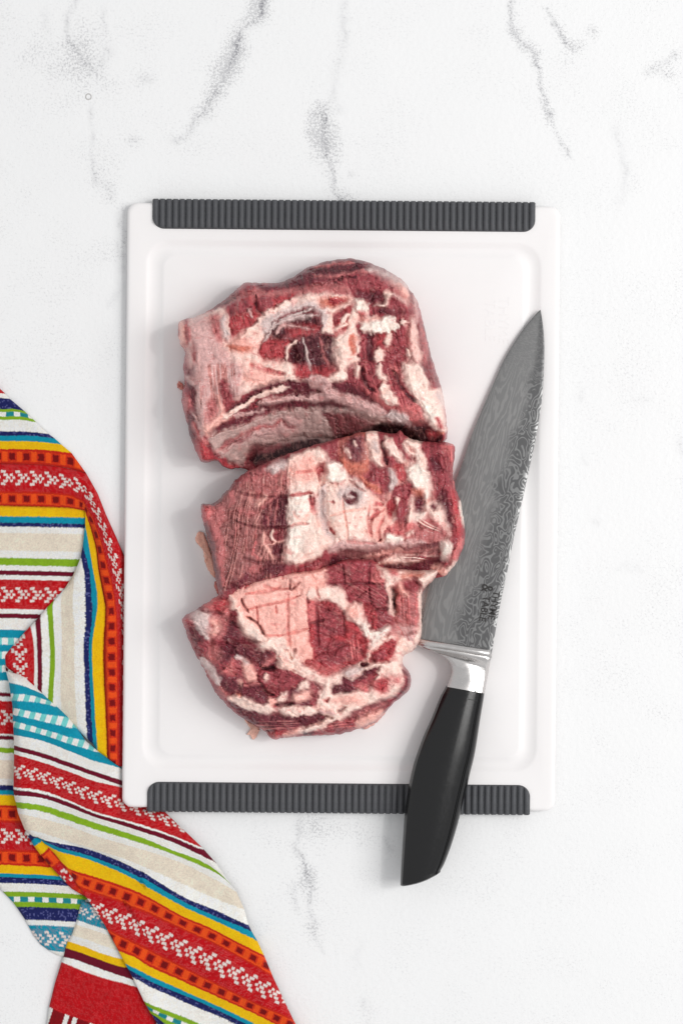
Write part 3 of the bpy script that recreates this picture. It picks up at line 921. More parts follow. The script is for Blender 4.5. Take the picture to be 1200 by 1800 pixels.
OUT2 = [(354,887,16,45),(370,886,16,55),(383,880,16,62),(393,868,16,70),(404,860,16,76),(410,848,16,80),(430,832,16,85),(455,819,16,88),(480,808,15,90),(510,797,15,92),
        (545,785,15,92),(580,775,15,92),(610,767,15,92),(640,759,14,92),(665,758,14,92),(692,763,14,92),(703,757,14,92),(712,766,14,92),(735,775,14,88),(765,777,14,80),(797,782,14,64),
        (798,800,18,60),(795,825,22,56),(799,857,24,52),(808,882,24,48),(815,912,24,46),(817,940,24,46),(814,960,24,46),(804,985,22,44),(790,1003,20,42),(776,1014,18,42),
        (740,1016,14,40),(700,1012,12,40),(650,1006,12,40),(600,1006,12,40),(560,1012,12,36),(510,1022,12,30),(460,1032,14,26),(420,1048,14,22),(392,1058,14,20),(384,1040,18,24),
        (379,1015,22,28),(375,990,24,30),(370,962,24,32),(363,938,22,34),(357,915,20,38)]
F2 = '''
P p d 8 0 | 355,885 400,860 440,830 510,800 515,900 505,990 400,1040 380,1010 365,940
P p m 8 0 | 425,840 480,812 512,815 510,870 480,880 440,870
P p0.45 j 16 0 | 375,890 420,850 500,815 512,880 500,985 410,1025 380,970
P s j 5 1.5 | 512,808 500,985 470,1020 440,1010 450,880 430,850
P s j 5 1.5 | 452,862 418,1040 392,1040 380,990 395,900 415,860
P s j 5 1 | 500,815 486,860 452,890 440,940 455,1000 500,990 512,900
E l9 x 5 1 | 330,560 350,640 300,720
E l8 x 5 1 | 560,620 600,520 620,560
E l9 x 5 1 | 600,720 680,640 750,540
E p x 8 1 | 380,720 560,740 540,780 400,760
E p g 5 2 | 640,360 700,320 760,290 860,300 880,340 790,370 720,420 660,380
E l8 x 5 1 | 530,380 520,440 540,480
E l8 p 5 2 | 640,600 560,700
E p d 6 -1 | 620,740 760,600 850,600 840,880 620,880
E l4 x 3 1 | 740,640 720,760 700,870
E l4 x 3 1 | 690,680 660,780 650,870
E p c 6 0 | 80,720 160,680 200,740 160,820 100,840
E l8 x 5 1 | 170,700 210,820 180,880
E p x 8 0 | 160,760 260,700 300,800 240,880 160,860
G l22 x 7 1 | 150,280 200,440 230,600 220,760 270,850
G p d 5 -2 | 80,280 170,400 200,620 240,880 200,830 150,560 100,380
G l6 p 4 2 | 620,380 620,480 680,560 700,620
G l4 c 3 1 | 540,360 550,460 520,560 580,620
G l3 x 3 1 | 460,340 450,460 480,580
G l3 x 3 1 | 400,300 360,440 350,560
G p m 6 0 | 650,350 800,350 800,460 690,480 660,420
G l5 f 3 1 | 690,350 680,420 720,480
G l4 p 3 1 | 620,500 700,480 790,460
G p d 6 -1 | 700,500 790,480 780,600 700,590
G p d 8 -3 | 400,800 500,700 600,660 780,650 820,700 600,770 380,860 300,890
G p x 6 1 | 480,690 560,650 600,700 560,760 500,740
P p f 6 3 | 508,808 530,795 548,788 570,790 574,812 560,838 564,862 548,872 552,900 566,930 580,952 560,978 525,992 506,990 498,975 508,940 504,900 510,860
P p p 10 0 | 512,815 545,800 560,830 530,850 512,840
P p w 10 1 | 512,870 540,865 545,890 540,930 525,975 508,960
P l5 p 5 -1 | 515,900 530,915 545,900
E l5 c 4 -2 | 860,600 940,590 1040,580
E p r 5 -5 | 1080,370 1150,320 1165,490 1115,520 1090,430
E l9 c 5 -1 | 1030,620 1050,720 1090,760
P p f 8 1 | 560,845 585,832 640,850 665,880 690,900 700,935 680,962 600,965 560,960 556,900
P p p 14 0 | 650,870 690,900 690,950 650,955 640,900
P p g 7 0 | 560,862 574,848 572,880 578,930 590,950 572,940 560,905
P l6 g 5 -4 | 566,862 566,900 574,932
P p f 6 2 | 578,856 610,850 645,860 652,890 646,930 625,950 595,948 578,915
P p g 12 0 | 596,856 632,852 640,880 620,892 598,884
F p d 5 -4 | 112,625 160,600 225,610 225,670 185,710 135,690
F l7 g 4 2 | 140,590 150,640 200,640
F l5 x 4 -1 | 10,690 30,690
P p w 6 5 | 572,815 590,810 607,818 608,840 596,850 580,848 572,830
F p o 7 2 | 95,170 200,130 300,115 335,280 290,440 160,440 90,340
F p b 10 1 | 112,200 200,130 300,140 290,320 200,350 118,310
F p d 9 0 | 140,200 200,155 270,170 250,280 180,290
F l12 d 6 -1 | 180,160 220,260
F l4 f 3 1 | 130,240 170,320
F l4 f 3 1 | 200,170 215,210
F p0.55 p 26 0 | 430,120 640,150 780,260 860,420 880,640 960,880 980,1000 480,1000 430,700 470,450 360,300
F p f 5 3 | 300,100 400,90 430,260 440,390 380,360 340,300 320,200
F p g 6 0 | 350,170 390,180 410,260 380,260
F p m 5 1 | 400,95 540,90 620,110 640,190 560,300 600,330 600,380 500,395 440,260
F l5 n 3 -4 | 440,170 480,360
F l20 f 4 3 | 470,145 510,210 570,280 650,330
F p m 5 1 | 540,180 620,200 740,300 700,340 620,310
F l7 f 4 2 | 620,200 680,270 730,290
F l22 f 5 3 | 650,175 740,200 770,300 810,370 840,460
F p m 6 0 | 250,470 340,420 360,340 400,400 480,400 530,480 510,590 420,590 300,540
F p c 7 0 | 300,520 420,540 430,600 370,610
F l8 o 5 0 | 250,460 330,540 420,600
F p g 6 2 | 490,400 550,420 575,540 510,600 500,500
F p r 5 0 | 530,390 610,370 665,440 650,500 580,500
F p w 7 4 | 650,390 740,345 800,400 850,480 840,600 820,680 770,620 700,570 680,500
F p m 5 0 | 570,540 690,520 680,640 520,650
F p o 6 0 | 690,580 780,570 790,640 740,690
F p r 5 -2 | 470,690 540,650 560,700 550,780 500,820 480,740
F l13 f 4 3 | 560,660 600,720 570,800 540,850
F p m 5 0 | 600,640 690,640 690,760 620,880 550,850
F l11 f 4 3 | 690,650 690,740 670,850 640,900
F p d 6 -1 | 705,640 780,640 790,740 720,790
F p m 5 0 | 760,180 900,185 1040,190 1045,400 1060,560 1100,640 1130,850 1135,1000 1040,1000 980,880 900,700 860,520 810,340
F p c 6 1 | 940,200 1030,200 1020,260 960,240
F p d 6 -2 | 840,300 900,320 930,420 860,400
F s c 4 1 | 960,240 1000,600 1080,900 1130,900 1050,560 1040,240
F p r 7 2 | 1040,560 1095,680 1130,880 1060,1000 1010,840
F p d 6 -2 | 940,560 1010,680 1040,900 990,870 910,680
F l9 w 4 2 | 1092,680 1112,780 1134,880
F p f 6 3 | 810,680 930,720 1000,900 1000,990 900,890 810,760
F l10 d 4 -4 | 850,715 890,740
F p x 6 0 | 700,830 820,800 960,890 990,1000 700,1000
F s f 5 1 | 700,830 900,960 990,1000 820,810
F p w 6 3 | 720,780 800,780 780,830 710,830
F p c 6 0 | 460,930 600,860 690,860 640,960 480,1000
H p c 6 0 | 480,340 560,300 660,270 660,350 560,380
H p w 5 5 | 470,380 560,390 615,420 605,470 540,485 465,460
H p c 5 0 | 620,400 660,410 750,430 760,465 640,470
H l6 f 4 2 | 640,400 690,350
H l20 l 7 2 | 0,510 120,480 280,480 420,500 640,480 800,450
H p d 5 -3 | 70,540 140,505 300,520 480,500 700,475 930,450 950,500 930,540 700,550 500,565 380,610 250,610 160,600 60,640 0,650 0,600
H l5 x 4 1 | 350,560 520,540 720,520 900,500
H l6 p 4 1 | 270,570 420,550 600,510
H p0.4 j 12 0 | 60,540 500,490 940,480 940,560 500,640
H p f 5 3 | 410,620 560,560 780,560 900,575 720,620 520,645
H s m 4 0 | 620,560 900,560 900,620 620,640
H p d 5 -3 | 430,645 700,630 860,570 960,570 940,640 860,680 600,690
H p w 6 4 | 940,440 1020,460 1015,560 960,600 940,540
H p c 6 2 | 1010,590 1080,430 1135,440 1075,590 990,660
H l12 f 4 2 | 1070,610 1010,670 950,700
H l12 p 5 1 | 860,660 940,680 980,720
H q3 p 3 -3 | 0,225 60,210 150,185 290,165
H q3 p 3 -2 | 100,60 115,180 140,330 150,430
H q3 c 2 -2 | 330,140 320,260 340,400
H q4 c 3 -3 | 450,230 410,330 420,440
H q3 d 2 -3 | 400,440 430,420
H l6 c 3 -2 | 370,130 440,120
H l6 c 3 -2 | 0,330 40,380
H q3 c 3 -2 | 150,440 380,460
H l5 c 5 -2 | 340,250 400,200 380,180
H q3 c 2 -2 | 350,400 350,260 470,160
E q3 d 3 -2 | 370,570 500,600 700,615 850,610
E q3 c 2 -3 | 850,610 940,600 1040,585
E q3 d 3 -2 | 370,830 480,865 600,890 830,880
E q3 c 2 -3 | 830,880 900,860 1010,850
E q3 d 3 -3 | 1020,600 1040,690
G q3 d 3 -2 | 440,600 560,640 780,625
F q3 x 2 -3 | 160,500 240,570 290,590
F q3 x 2 -2 | 0,520 80,530 120,500
F q3 r 2 -2 | 520,390 620,370
P l6 r 4 0 | 365,893 358,900 360,915
P q3 c 2 -2 | 520,830 550,828
'''
RIDGE2 = [(340,1075),(400,1045),(450,1022),(500,1002),(560,968),(592,952),(650,952),(720,950),(780,945),(830,990)]

OUT3 = [(321,1088,20,30),(336,1077,20,46),(360,1062,16,60),(385,1046,14,70),(415,1031,13,76),(460,1017,13,80),(500,1007,13,82),(540,1003,13,84),(570,997,13,84),(595,988,13,84),
        (612,984,13,84),(640,983,13,84),(657,986,14,84),(668,996,14,78),(690,999,12,66),(735,1003,12,58),(769,1002,10,50),(763,1018,12,46),(747,1032,14,44),(741,1044,16,42),
        (740,1070,16,40),(741,1100,16,38),(736,1128,18,34),(722,1146,20,28),(711,1152,22,24),(707,1161,24,22),(710,1171,14,18),(718,1182,12,14),(722,1198,12,12),(715,1216,16,12),
        (700,1229,28,12),(690,1237,34,12),(670,1260,44,12),(655,1272,50,12),(630,1281,54,12),(600,1290,58,12),(565,1293,60,12),(530,1294,60,12),(500,1297,58,12),(478,1298,55,12),
        (464,1284,55,14),(440,1270,55,14),(415,1253,55,14),(400,1240,52,16),(383,1222,50,16),(370,1198,48,16),(356,1172,45,18),(343,1148,40,20),(334,1128,34,22),(327,1108,26,26)]
F3 = '''
P p p 5 2 | 400,1040 460,1016 540,1001 572,996 576,1020 548,1058 542,1080 540,1110 556,1165 520,1163 500,1166 480,1142 452,1132 430,1105 415,1085 405,1060
I p f 6 2 | 490,230 560,300 640,440 700,500 800,600 950,760 1050,890 1190,960 1190,990 1020,960 950,860 800,790 720,700 630,600 575,460 500,380
P p w 12 0 | 440,1110 470,1140 500,1160 520,1180 490,1170
I p c 6 0 | 260,330 480,240 500,400 500,460 400,420 280,390
I p r 5 0 | 340,320 470,270 480,360 380,400
I p m 4 0 | 510,390 570,400 580,450 520,480
I p g 8 1 | 140,430 300,400 350,560 270,640 180,540
I p x 8 0 | 330,450 480,430 490,560 420,690 340,660
I l10 p 6 1 | 350,480 380,560 330,650
I p d 6 -2 | 495,520 580,500 640,640 740,700 800,790 940,800 975,900 820,970 700,900 450,740 480,620
I p d 6 -1 | 110,570 230,580 320,710 280,860 160,710
I l7 g 5 1 | 200,540 300,680 380,780
I p m 5 2 | 380,830 520,820 520,900 400,960
I l10 x 5 1 | 340,650 440,740 420,860
I l6 g 3 2 | 500,690 560,740 640,840 800,950
I l5 g 3 2 | 430,750 500,810 540,830
I l6 n 4 -3 | 330,690 340,800 380,860
I l4 l 3 1 | 620,760 800,900
I q4 d 3 -5 | 620,285 650,350 695,415
I q4 d 3 -5 | 675,455 780,520 840,640
I q2.4 c 3 -3 | 690,385 870,345 1060,300 1190,255
I q2.4 c 3 -3 | 860,640 960,640 1060,625 1190,600
I q2.4 c 3 -3 | 768,370 785,520
I q2.4 c 3 -3 | 950,350 955,420
I q2.4 c 3 -3 | 1070,250 1065,500 1080,700 1100,850
I q2.4 c 3 -3 | 660,240 900,210 1000,170
I q2.4 c 3 -3 | 840,160 930,190 1100,190
I q4 d 3 -4 | 1030,780 1070,800 1105,870
I q4 d 3 -4 | 1110,860 1140,760
I q3 d 3 -4 | 1085,110 1100,205 1180,130
I q3 c 2 -2 | 1020,50 1020,100
I l6 r 4 -1 | 650,190 700,150
I q3 d 3 -3 | 240,400 340,410 460,430
I q3 d 3 -3 | 400,720 560,700 800,700
J p m 5 0 | 190,130 360,70 480,10 640,20 700,110 740,240 790,400 810,560 700,580 650,440 560,400 440,400 360,280 230,250
J s x 4 1 | 400,60 700,230 760,420 600,400 400,250
J p c 6 0 | 640,120 710,140 720,220 600,220
J p f 5 1 | 100,250 340,265 410,390 400,450 360,475 250,385 150,390 50,350 40,300
J p r 5 0 | 45,370 150,395 250,385 360,475 480,570 570,670 595,740 560,880 400,970 250,1010 40,925 100,880 75,650 45,470
J p m 8 -2 | 120,430 340,480 370,560 385,700 300,830 150,800 110,600
J p m 6 1 | 230,710 300,700 370,740 330,820 230,840
J p c 8 0 | 60,400 120,400 120,560 70,560
J p c 8 0 | 60,900 250,960 400,930 300,1000 100,960
J p w 5 4 | 385,460 490,385 540,460 560,560 640,650 770,600 750,680 640,810 570,890 550,860 570,740 500,580 390,530
J p p 8 1 | 390,450 490,390 530,470 520,540 400,530
J p r 5 2 | 530,395 640,450 675,560 640,625 600,560 550,480
J p m 5 1 | 650,450 760,460 800,560 700,580
J p r 6 1 | 600,900 740,690 840,640 870,720 800,880 640,930
J p m 6 0 | 620,870 720,760 760,800 740,900 640,920
J l7 n 4 -4 | 500,960 640,900
J p f 6 1 | 570,880 640,930 790,900 870,740 950,830 860,900 830,1000 500,1000
J p f 5 1 | 670,60 740,90 840,110 1190,100 1150,200 1050,280 820,250 760,290 720,180
J p c 5 2 | 770,90 830,90 850,150 790,160
J l8 o 6 0 | 860,170 1080,150
J p x 5 -8 | 800,260 850,215 1030,185 1050,400 1030,600 960,670 830,650 800,480
J s c 4 1 | 850,230 860,620 1020,620 1030,230
J p m 5 -1 | 890,210 1020,195 1020,290 900,270
J l8 p 4 2 | 850,220 880,290 930,340
J p n 6 -14 | 775,290 820,262 832,330 822,430 812,500 796,400
J p l 8 -3 | 830,600 1000,610 1020,700 960,850 880,840 850,700
J s c 4 0 | 840,600 900,700 1000,800 1010,640
J l11 f 4 3 | 1040,280 1050,420 1060,560 1030,680 1000,790
J l9 f 4 4 | 740,240 790,330 780,420 805,520
J q3 d 3 -3 | 50,350 60,400
J q3 d 3 -3 | 375,480 375,660 390,700
J q3 d 3 -3 | 180,840 280,835 370,770 560,740
J q3 d 3 -3 | 250,230 720,228
J q3 d 3 -3 | 590,260 610,410
J q3 d 3 -3 | 650,455 750,450
J q3 d 3 -3 | 60,580 200,545
J q3 d 3 -3 | 130,430 150,800
J q3 d 3 -3 | 360,70 380,230
J q3 d 3 -3 | 590,50 590,230
J q3 c 2 -3 | 0,640 70,620
J q3 d 3 -3 | 90,150 120,200
J q3 c 2 -3 | 130,260 150,360
J p p 8 1 | 0,120 100,130 200,130 210,230 100,260 0,330
K p m 8 0 | 0,0 560,0 720,60 760,250 600,400 640,600 400,560 200,420 60,260
K p d 8 -1 | 200,20 400,0 560,60 560,180 440,150 340,120 280,200 160,150
K p d 8 -1 | 120,220 220,300 380,330 380,470 280,480 200,400
K p x 8 1 | 100,0 180,40 210,120 130,210 70,120
K l10 x 6 1 | 20,160 130,320 250,500 320,560
K l12 g 5 2 | 20,140 120,270 200,400
K p c 5 3 | 205,290 330,140 345,300
K p p 5 3 | 420,170 480,180 545,320 555,380 450,350
K l7 g 4 2 | 340,130 420,150 470,200
K l9 p 5 2 | 380,370 420,420 430,480
K p d 5 0 | 560,80 700,100 750,200 680,240 580,230
K l10 x 5 1 | 600,230 680,170 730,110
K p m 5 4 | 580,270 720,240 880,250 940,350 890,430 760,445 600,390
K l6 n 4 -4 | 590,250 740,240
K p d 5 2 | 410,400 600,385 640,500 720,600 600,630 430,550
K l5 x 3 1 | 430,420 520,390 600,400
K p d 5 1 | 880,440 1000,400 1100,390 1165,480 1110,650 960,690 860,640
K p m 5 1 | 1040,400 1120,400 1165,490 1110,640 1060,600
K p f 6 2 | 740,550 800,480 850,470 830,540 770,600
K l12 p 5 2 | 690,540 710,600
K l12 f 5 2 | 960,430 1010,390 1040,420
K l16 p 6 2 | 900,540 1000,510 1050,470
K l9 f 5 2 | 640,300 640,350
K l10 o 5 1 | 365,490 400,530
K l20 f 5 3 | 290,540 420,570 560,640 720,655
K l22 f 5 3 | 780,650 900,680 1020,690 1160,670 1190,640
K l14 f 5 2 | 930,620 940,680
K p d 5 -1 | 270,560 560,670 740,680 880,710 1190,700 1150,770 900,830 650,870 480,760
K s x 4 1 | 500,740 1150,760 900,830 600,850
K p c 6 0 | 590,830 700,850 860,850 800,900 700,925 640,890
K p r 6 0 | 640,860 780,840 840,860 700,915
K p p 5 2 | 800,880 1000,810 1190,720 1190,790 1000,865 860,900
K q4 k 3 -5 | 590,380 640,480 720,500
K l5 n 3 -3 | 740,600 900,590
K p f 6 1 | 560,60 640,-30 800,-60 880,60 1000,200 1190,300 1190,400 1100,360 960,300 880,250 760,230 720,80
L p f 6 1 | 0,280 100,330 220,365 380,320 560,230 620,130 800,-20 960,0 1100,100 980,200 960,310 980,420 900,580 800,600 600,680 480,720 350,830 200,800 130,740 170,560 220,420 0,330
L p r 5 0 | 640,200 760,60 940,0 900,110 860,220 720,260
L p m 5 0 | 650,200 740,120 800,140 780,240 700,250
L p r 6 0 | 40,230 130,200 110,100 90,0 600,0 610,190 400,310 250,365 160,320
L p m 8 -1 | 130,0 380,30 560,60 580,150 380,260 200,250 130,150
L p c 8 0 | 60,240 200,300 360,290 260,360 160,340
L s c 4 1 | 380,30 400,260 560,180 590,30
L p g 7 1 | 385,335 480,300 600,270 560,330 470,400
L l7 d 3 -4 | 560,265 640,260
L p d 5 -2 | 285,530 305,455 365,440 380,380 500,400 600,325 740,275 770,330 700,400 650,500 540,480 480,525 350,540
L p m 6 0 | 480,450 600,400 700,330 740,350 650,440 540,480
L l7 f 4 3 | 600,300 700,270 830,260
L l10 f 4 2 | 740,360 790,290
L p c 6 1 | 510,465 650,470 620,515 560,510
L p c 8 1 | 670,420 860,380 830,510 760,540 690,505
L p r 6 0 | 720,440 820,410 800,490 740,500
L l14 c 8 0 | 900,400 930,430
L p p 8 1 | 290,600 420,560 600,590 600,640 440,650 300,630
L p r 4 -2 | 215,600 270,580 250,620
L p d 5 -3 | 340,690 440,670 390,705 350,715
L l8 l 4 2 | 160,700 250,720 320,740
L q4 n 3 -4 | 160,740 300,780
L p d 5 0 | 0,765 140,740 250,775 120,830 0,860
L p b 4 -3 | 820,600 700,630 500,715 420,800 560,765 780,680 870,625
L l4 x 3 1 | 480,760 620,710 800,640
L p m 4 1 | 955,305 1000,340 1045,400 1020,500 930,600 860,640 815,610 910,570 985,460 990,370
L l5 d 3 -2 | 965,320 1020,400 980,520 860,620
L p m 6 0 | 130,900 280,820 400,790 540,780 540,870 450,910 250,925
L s c 4 1 | 150,890 540,860 520,780 300,820
L p p 6 1 | 540,790 770,690 740,780 600,860 540,860
L p f 6 2 | 0,880 150,830 260,790 300,820 180,880 0,920
L l6 n 4 -2 | 20,930 140,920
'''
m1, o1 = build_meat('pork_piece', 'largest raw pork shoulder piece, topmost on the board, with a pale membrane along its lower cut face',
                OUT1, F1, 'm', 108, (RIDGE1, 0.95, 8), 11, 1.35, tilt=(0.02, 0.05))
tag(m1, 'largest raw pork piece, topmost on the board, pale membrane along its lower face', 'meat', 'raw pork shoulder pieces')

m2, o2 = build_meat('pork_piece', '', OUT2, F2, 'm', 100, (RIDGE2, 0.85, 24), 37, 1.5, tilt=(-0.05, 0.0))
tag(m2, 'middle raw pork piece with streaky lean at left and fat round a purple spot', 'meat', 'raw pork shoulder pieces')
m3, o3 = build_meat('pork_piece', '', OUT3, F3, 'm', 90, None, 73, 0.4, tilt=(0.0, -0.04))
tag(m3, 'lowest raw pork piece with cracked pink fat beside a red square of lean', 'meat', 'raw pork shoulder pieces')

def scrap(parent, org, pts, col, zb, h, seed):
    """thin ragged flap of fat lying on the board"""
    P = smooth_curve(pts, 70, closed=True, dens=6)
    P[:, 0] += 1.2 * noise(P[:, 0] / 3, P[:, 1] / 3, seed); P[:, 1] += 1.2 * noise(P[:, 0] / 3, P[:, 1] / 3, seed + 1)
    c = P.mean(0)
    rings = []
    for k, z in ((1.0, 0), (1.0, .45), (.9, .8), (.7, 1), (.4, 1.05), (.05, 1.1)):
        q = c + (P - c) * k
        zz = zb + h * z * (1 + .25 * noise(q[:, 0] / 6, q[:, 1] / 6, seed + 2))
        rings.append(W(q[:, 0], q[:, 1], zz))
    V = np.vstack(rings)
    C = np.tile(lin(col), (len(V), 1)) * (1 + .12 * fbm(V[:, 0] / .003, V[:, 1] / .003, seed))[:, None]
    o = make_mesh('fat_flap', V, grid_faces(6, len(P), True)[:, ::-1], M_MEAT, col=C, attrs={'fat': np.full(len(V), .8)}, origin=org)
    o.location = (0, 0, 0); o.parent = parent
scrap(m2, o2, [(346,938),(353,934),(362,945),(372,975),(382,1005),(378,1016),(368,1005),(360,985),(356,965),(344,950)], (236, 178, 158), BT, 6, 5)
scrap(m2, o2, [(376,1026),(384,1022),(390,1040),(382,1044)], (200, 120, 112), BT, 8, 6)
scrap(m3, o3, [(430,1264),(452,1276),(456,1284),(450,1296),(444,1300),(440,1292),(434,1290),(440,1282)], (240, 188, 170), BT, 6, 8)
scrap(m1, o1, [(322,676),(314,670),(312,680),(322,686)], (214, 140, 128), BT, 10, 12)
scrap(m3, o3, [(640,1270),(668,1246),(678,1250),(660,1272),(640,1282)], (236, 176, 166), BT, 8, 15)
# small drip beside the lowest piece

# ------------------------------------------------------------------ knife
knife = empty('chef_knife', W(800, 1150, BT), "chef's knife with patterned steel blade and black handle lying on the board beside the meat", 'knife')
KO = np.array(W(800, 1150, BT))
def kz(y):
    """height of the blade's middle plane: the tip touches the board, the heel is held up by the handle"""
    return BT + 4 + 19.0 * np.clip((np.asarray(y, float) - 545) / 600.0, 0, 1.1)

def loft(name, left, right, n, profile, mat, zc, half, parent=None, sharp=30, extra_attr=False, resm=True, cap=True):
    """closed body lofted between a left and a right line; profile: (t across, height -1..1) round the section"""
    Lp = smooth_curve(left, n, dens=6); Rp = smooth_curve(right, n, dens=6)
    V = []; m = len(profile); ac = []; al = []
    for i in range(n):
        s = i / (n - 1)
        for t, h in profile:
            x = Lp[i, 0] * (1 - t) + Rp[i, 0] * t; y = Lp[i, 1] * (1 - t) + Rp[i, 1] * t
            z = zc(s, x, y) + half(s) * h
            V.append(W(x, y, z)); ac.append(t); al.append(1 - s)
    F = [list(f)[::-1] for f in grid_faces(n, m, True)]
    if cap:
        F.append(list(range(m))); F.append([len(V) - m + k for k in range(m)][::-1])
    return make_mesh(name, np.array(V), F, mat, parent, sharp=sharp, origin=KO,
                     attrs={'across': ac, 'along': al} if extra_attr else None)

edgeL = [(948.5,544.5),(941,552),(929,566),(917,581.5),(905,599),(893.5,618),(883,637),(874,657),(865,678),(846.7,720),(828,766),(813.5,810),(799,850),(782.5,906),(768,962),(757,1010),(749,1052),(742,1090),(737,1117),(735,1128)]
spine = [(949.3,544.5),(951,554),(953.5,572),(955.3,592),(956,612),(955.5,642),(954,674),(951,708),(946,740),(941,770),(935,799),(920,868),(903.5,940),(890.7,1005),(879,1060),(871,1105),(865,1140),(863,1150)]
n = 15
bprof = [(0, 0), (.035, .22), (.07, .34), (.2, .52), (.4, .72), (.7, .9), (.93, 1), (.985, .93), (1, .6), (1, -.6), (.985, -.93), (.7, -.9), (.4, -.72), (.2, -.52), (.07, -.34)]
blade = loft('blade', edgeL, spine, 150, bprof, M_BLADE, lambda s, x, y: kz(y) + .02 * (x - 850), lambda s: 2.9 * min(1, .35 + 1.1 * s), knife, sharp=50, extra_attr=True)
# bolster
half_round = [(0, 0), (.02, .5), (.06, .8), (.2, 1), (.5, 1.05), (.8, 1), (.94, .8), (.98, .5), (1, 0), (.98, -.5), (.94, -.8), (.5, -1), (.06, -.8), (.02, -.5)]
bol = loft('bolster', [(734,1126),(733.5,1131),(737,1136),(752,1142),(769,1149),(781,1157),(789,1167),(792,1178),(790,1190),(784,1207)],
           [(863.5,1148),(863.5,1152),(863,1156),(861.5,1161),(860.5,1166),(859.5,1172),(858,1180),(856.5,1190),(854.5,1200),(851,1219)],
           40, [(0, 0), (.02, .45), (.07, .75), (.2, .93), (.45, 1), (.60, .99), (.64, .96), (.92, .66), (.945, .56), (.98, .3), (1, 0), (.98, -.3), (.9, -.6), (.6, -1), (.2, -.93), (.05, -.6)],
           M_BOLSTER, lambda s, x, y: kz(1150) + 4 * s, lambda s: 6.5 + 15 * sstep(.12, .42, s) + 3.5 * s, knife, sharp=28)
ridge = loft('collar', [(733.5,1122),(733,1126),(734,1131),(737,1136)], [(864,1143),(864,1147),(864,1152),(864,1157)],
             9, half_round, M_BOLSTER, lambda s, x, y: kz(1150), lambda s: 5.0 + 4.0 * math.sin(math.pi * s), knife, sharp=60)
# handle
HL = [(784,1205),(779,1214),(772.5,1226),(763,1250),(755,1269),(745,1291),(735.5,1316),(728,1338),(721.7,1363),(716.5,1390),(713,1413),(710,1440),(708,1469),(705.5,1510),(703.5,1548),(703.3,1556)]
HR = [(851,1217.5),(849.5,1228),(847.5,1240),(844,1260.6),(840,1287),(835.5,1316),(831,1338),(826,1358),(821.5,1378),(816,1399),(811,1420),(806,1441),(799,1466),(791,1491),(781,1517),(774,1530)]
hprof = [(0, -.1), (.0, .12), (.015, .34), (.05, .56), (.11, .72), (.2, .85), (.34, .95), (.48, 1.0), (.60, .99), (.64, .965), (.70, .93), (.77, .865), (.83, .77), (.872, .67), (.885, .42), (.905, .42), (.915, .55), (.945, .48), (.98, .3), (1, .04),
         (1, -.2), (.97, -.45), (.88, -.7), (.66, -.94), (.4, -1), (.2, -.85), (.08, -.6), (.02, -.35)]
hz = lambda s, x, y: kz(1150) + 4 + 1.5 * math.sin(math.pi * s)
hh = lambda s: 21 + 8 * math.sin(math.pi * min(1, .12 + .8 * s)) - 3.0 * max(0, s - .8)
handle = loft('handle', HL, HR, 70, hprof, M_HANDLE, hz, hh, knife, sharp=22)
# butt end: the heel of the handle is cut on a slant, closed by a slightly domed cap
Lp = smooth_curve(HL, 70, dens=6)[-1]; Rp = smooth_curve(HR, 70, dens=6)[-1]
V = []; m = len(hprof)
for k, (g, off) in enumerate(((1.0, 0), (.97, 3.0), (.9, 4.6), (.7, 5.5), (.3, 6.0))):
    for t, h in hprof:
        tt = .5 + (t - .5) * g
        x = Lp[0] * (1 - tt) + Rp[0] * tt; y = Lp[1] * (1 - tt) + Rp[1] * tt
        bow = 4.5 * math.sin(math.pi * tt)
        V.append(W(x + .30 * (off + bow * (k > 0)), y + .93 * (off * .6 + bow * (k > 0)), hz(1, x, y) + hh(1) * h * g))
F = [list(f)[::-1] for f in grid_faces(5, m, True)] + [[4 * m + k for k in range(m)][::-1]]
make_mesh('butt_cap', np.array(V), F, M_HANDLE, knife, sharp=40, origin=KO)
# seam across the facet near the bolster
sl = smooth_curve(HL, 70, dens=6); sr = smooth_curve(HR, 70, dens=6)
V = []
for i, ds in ((3.4, 0), (3.62, 0)):
    a = np.array([np.interp(i, range(70), sl[:, 0]), np.interp(i, range(70), sl[:, 1])]); b = np.array([np.interp(i, range(70), sr[:, 0]), np.interp(i, range(70), sr[:, 1])])
    for t, h in ((.64, .97), (.70, .935), (.77, .87), (.83, .775), (.872, .675)):
        p = a * (1 - t) + b * t
        V.append(W(p[0], p[1], hz(i / 69, *p) + hh(i / 69) * h + .35))
make_mesh('seam', np.array(V), grid_faces(2, 5)[:, ::-1], M_SEAM, knife, origin=KO)
# etched lettering on the blade, read downwards along the spine
def blade_text(s, cx, cy, size, ang, sx=1.0):
    me = text_mesh(s, size * S, 0.05 * S, 0.28 * S)
    me.materials.append(M_ETCH)
    o = bpy.data.objects.new('etched_lettering', me); COL.objects.link(o); o.parent = knife
    z = float(kz(cy)) + .02 * (cx - 850) + 3.0
    o.location = Vector(W(cx, cy, z) - KO)
    o.rotation_euler = (Matrix.Rotation(math.radians(-1.8), 3, 'X') @ Matrix.Rotation(math.radians(-1.15), 3, 'Y') @ Matrix.Rotation(math.radians(ang), 3, 'Z')).to_euler()
    o.scale = (sx, 1, 1)
    return o
blade_text('THYME', 867, 1064, 17, -101, .93)
blade_text('TABLE', 850.5, 1070, 17, -101, .93)
blade_text('&', 855, 1034, 29, -101, .75)

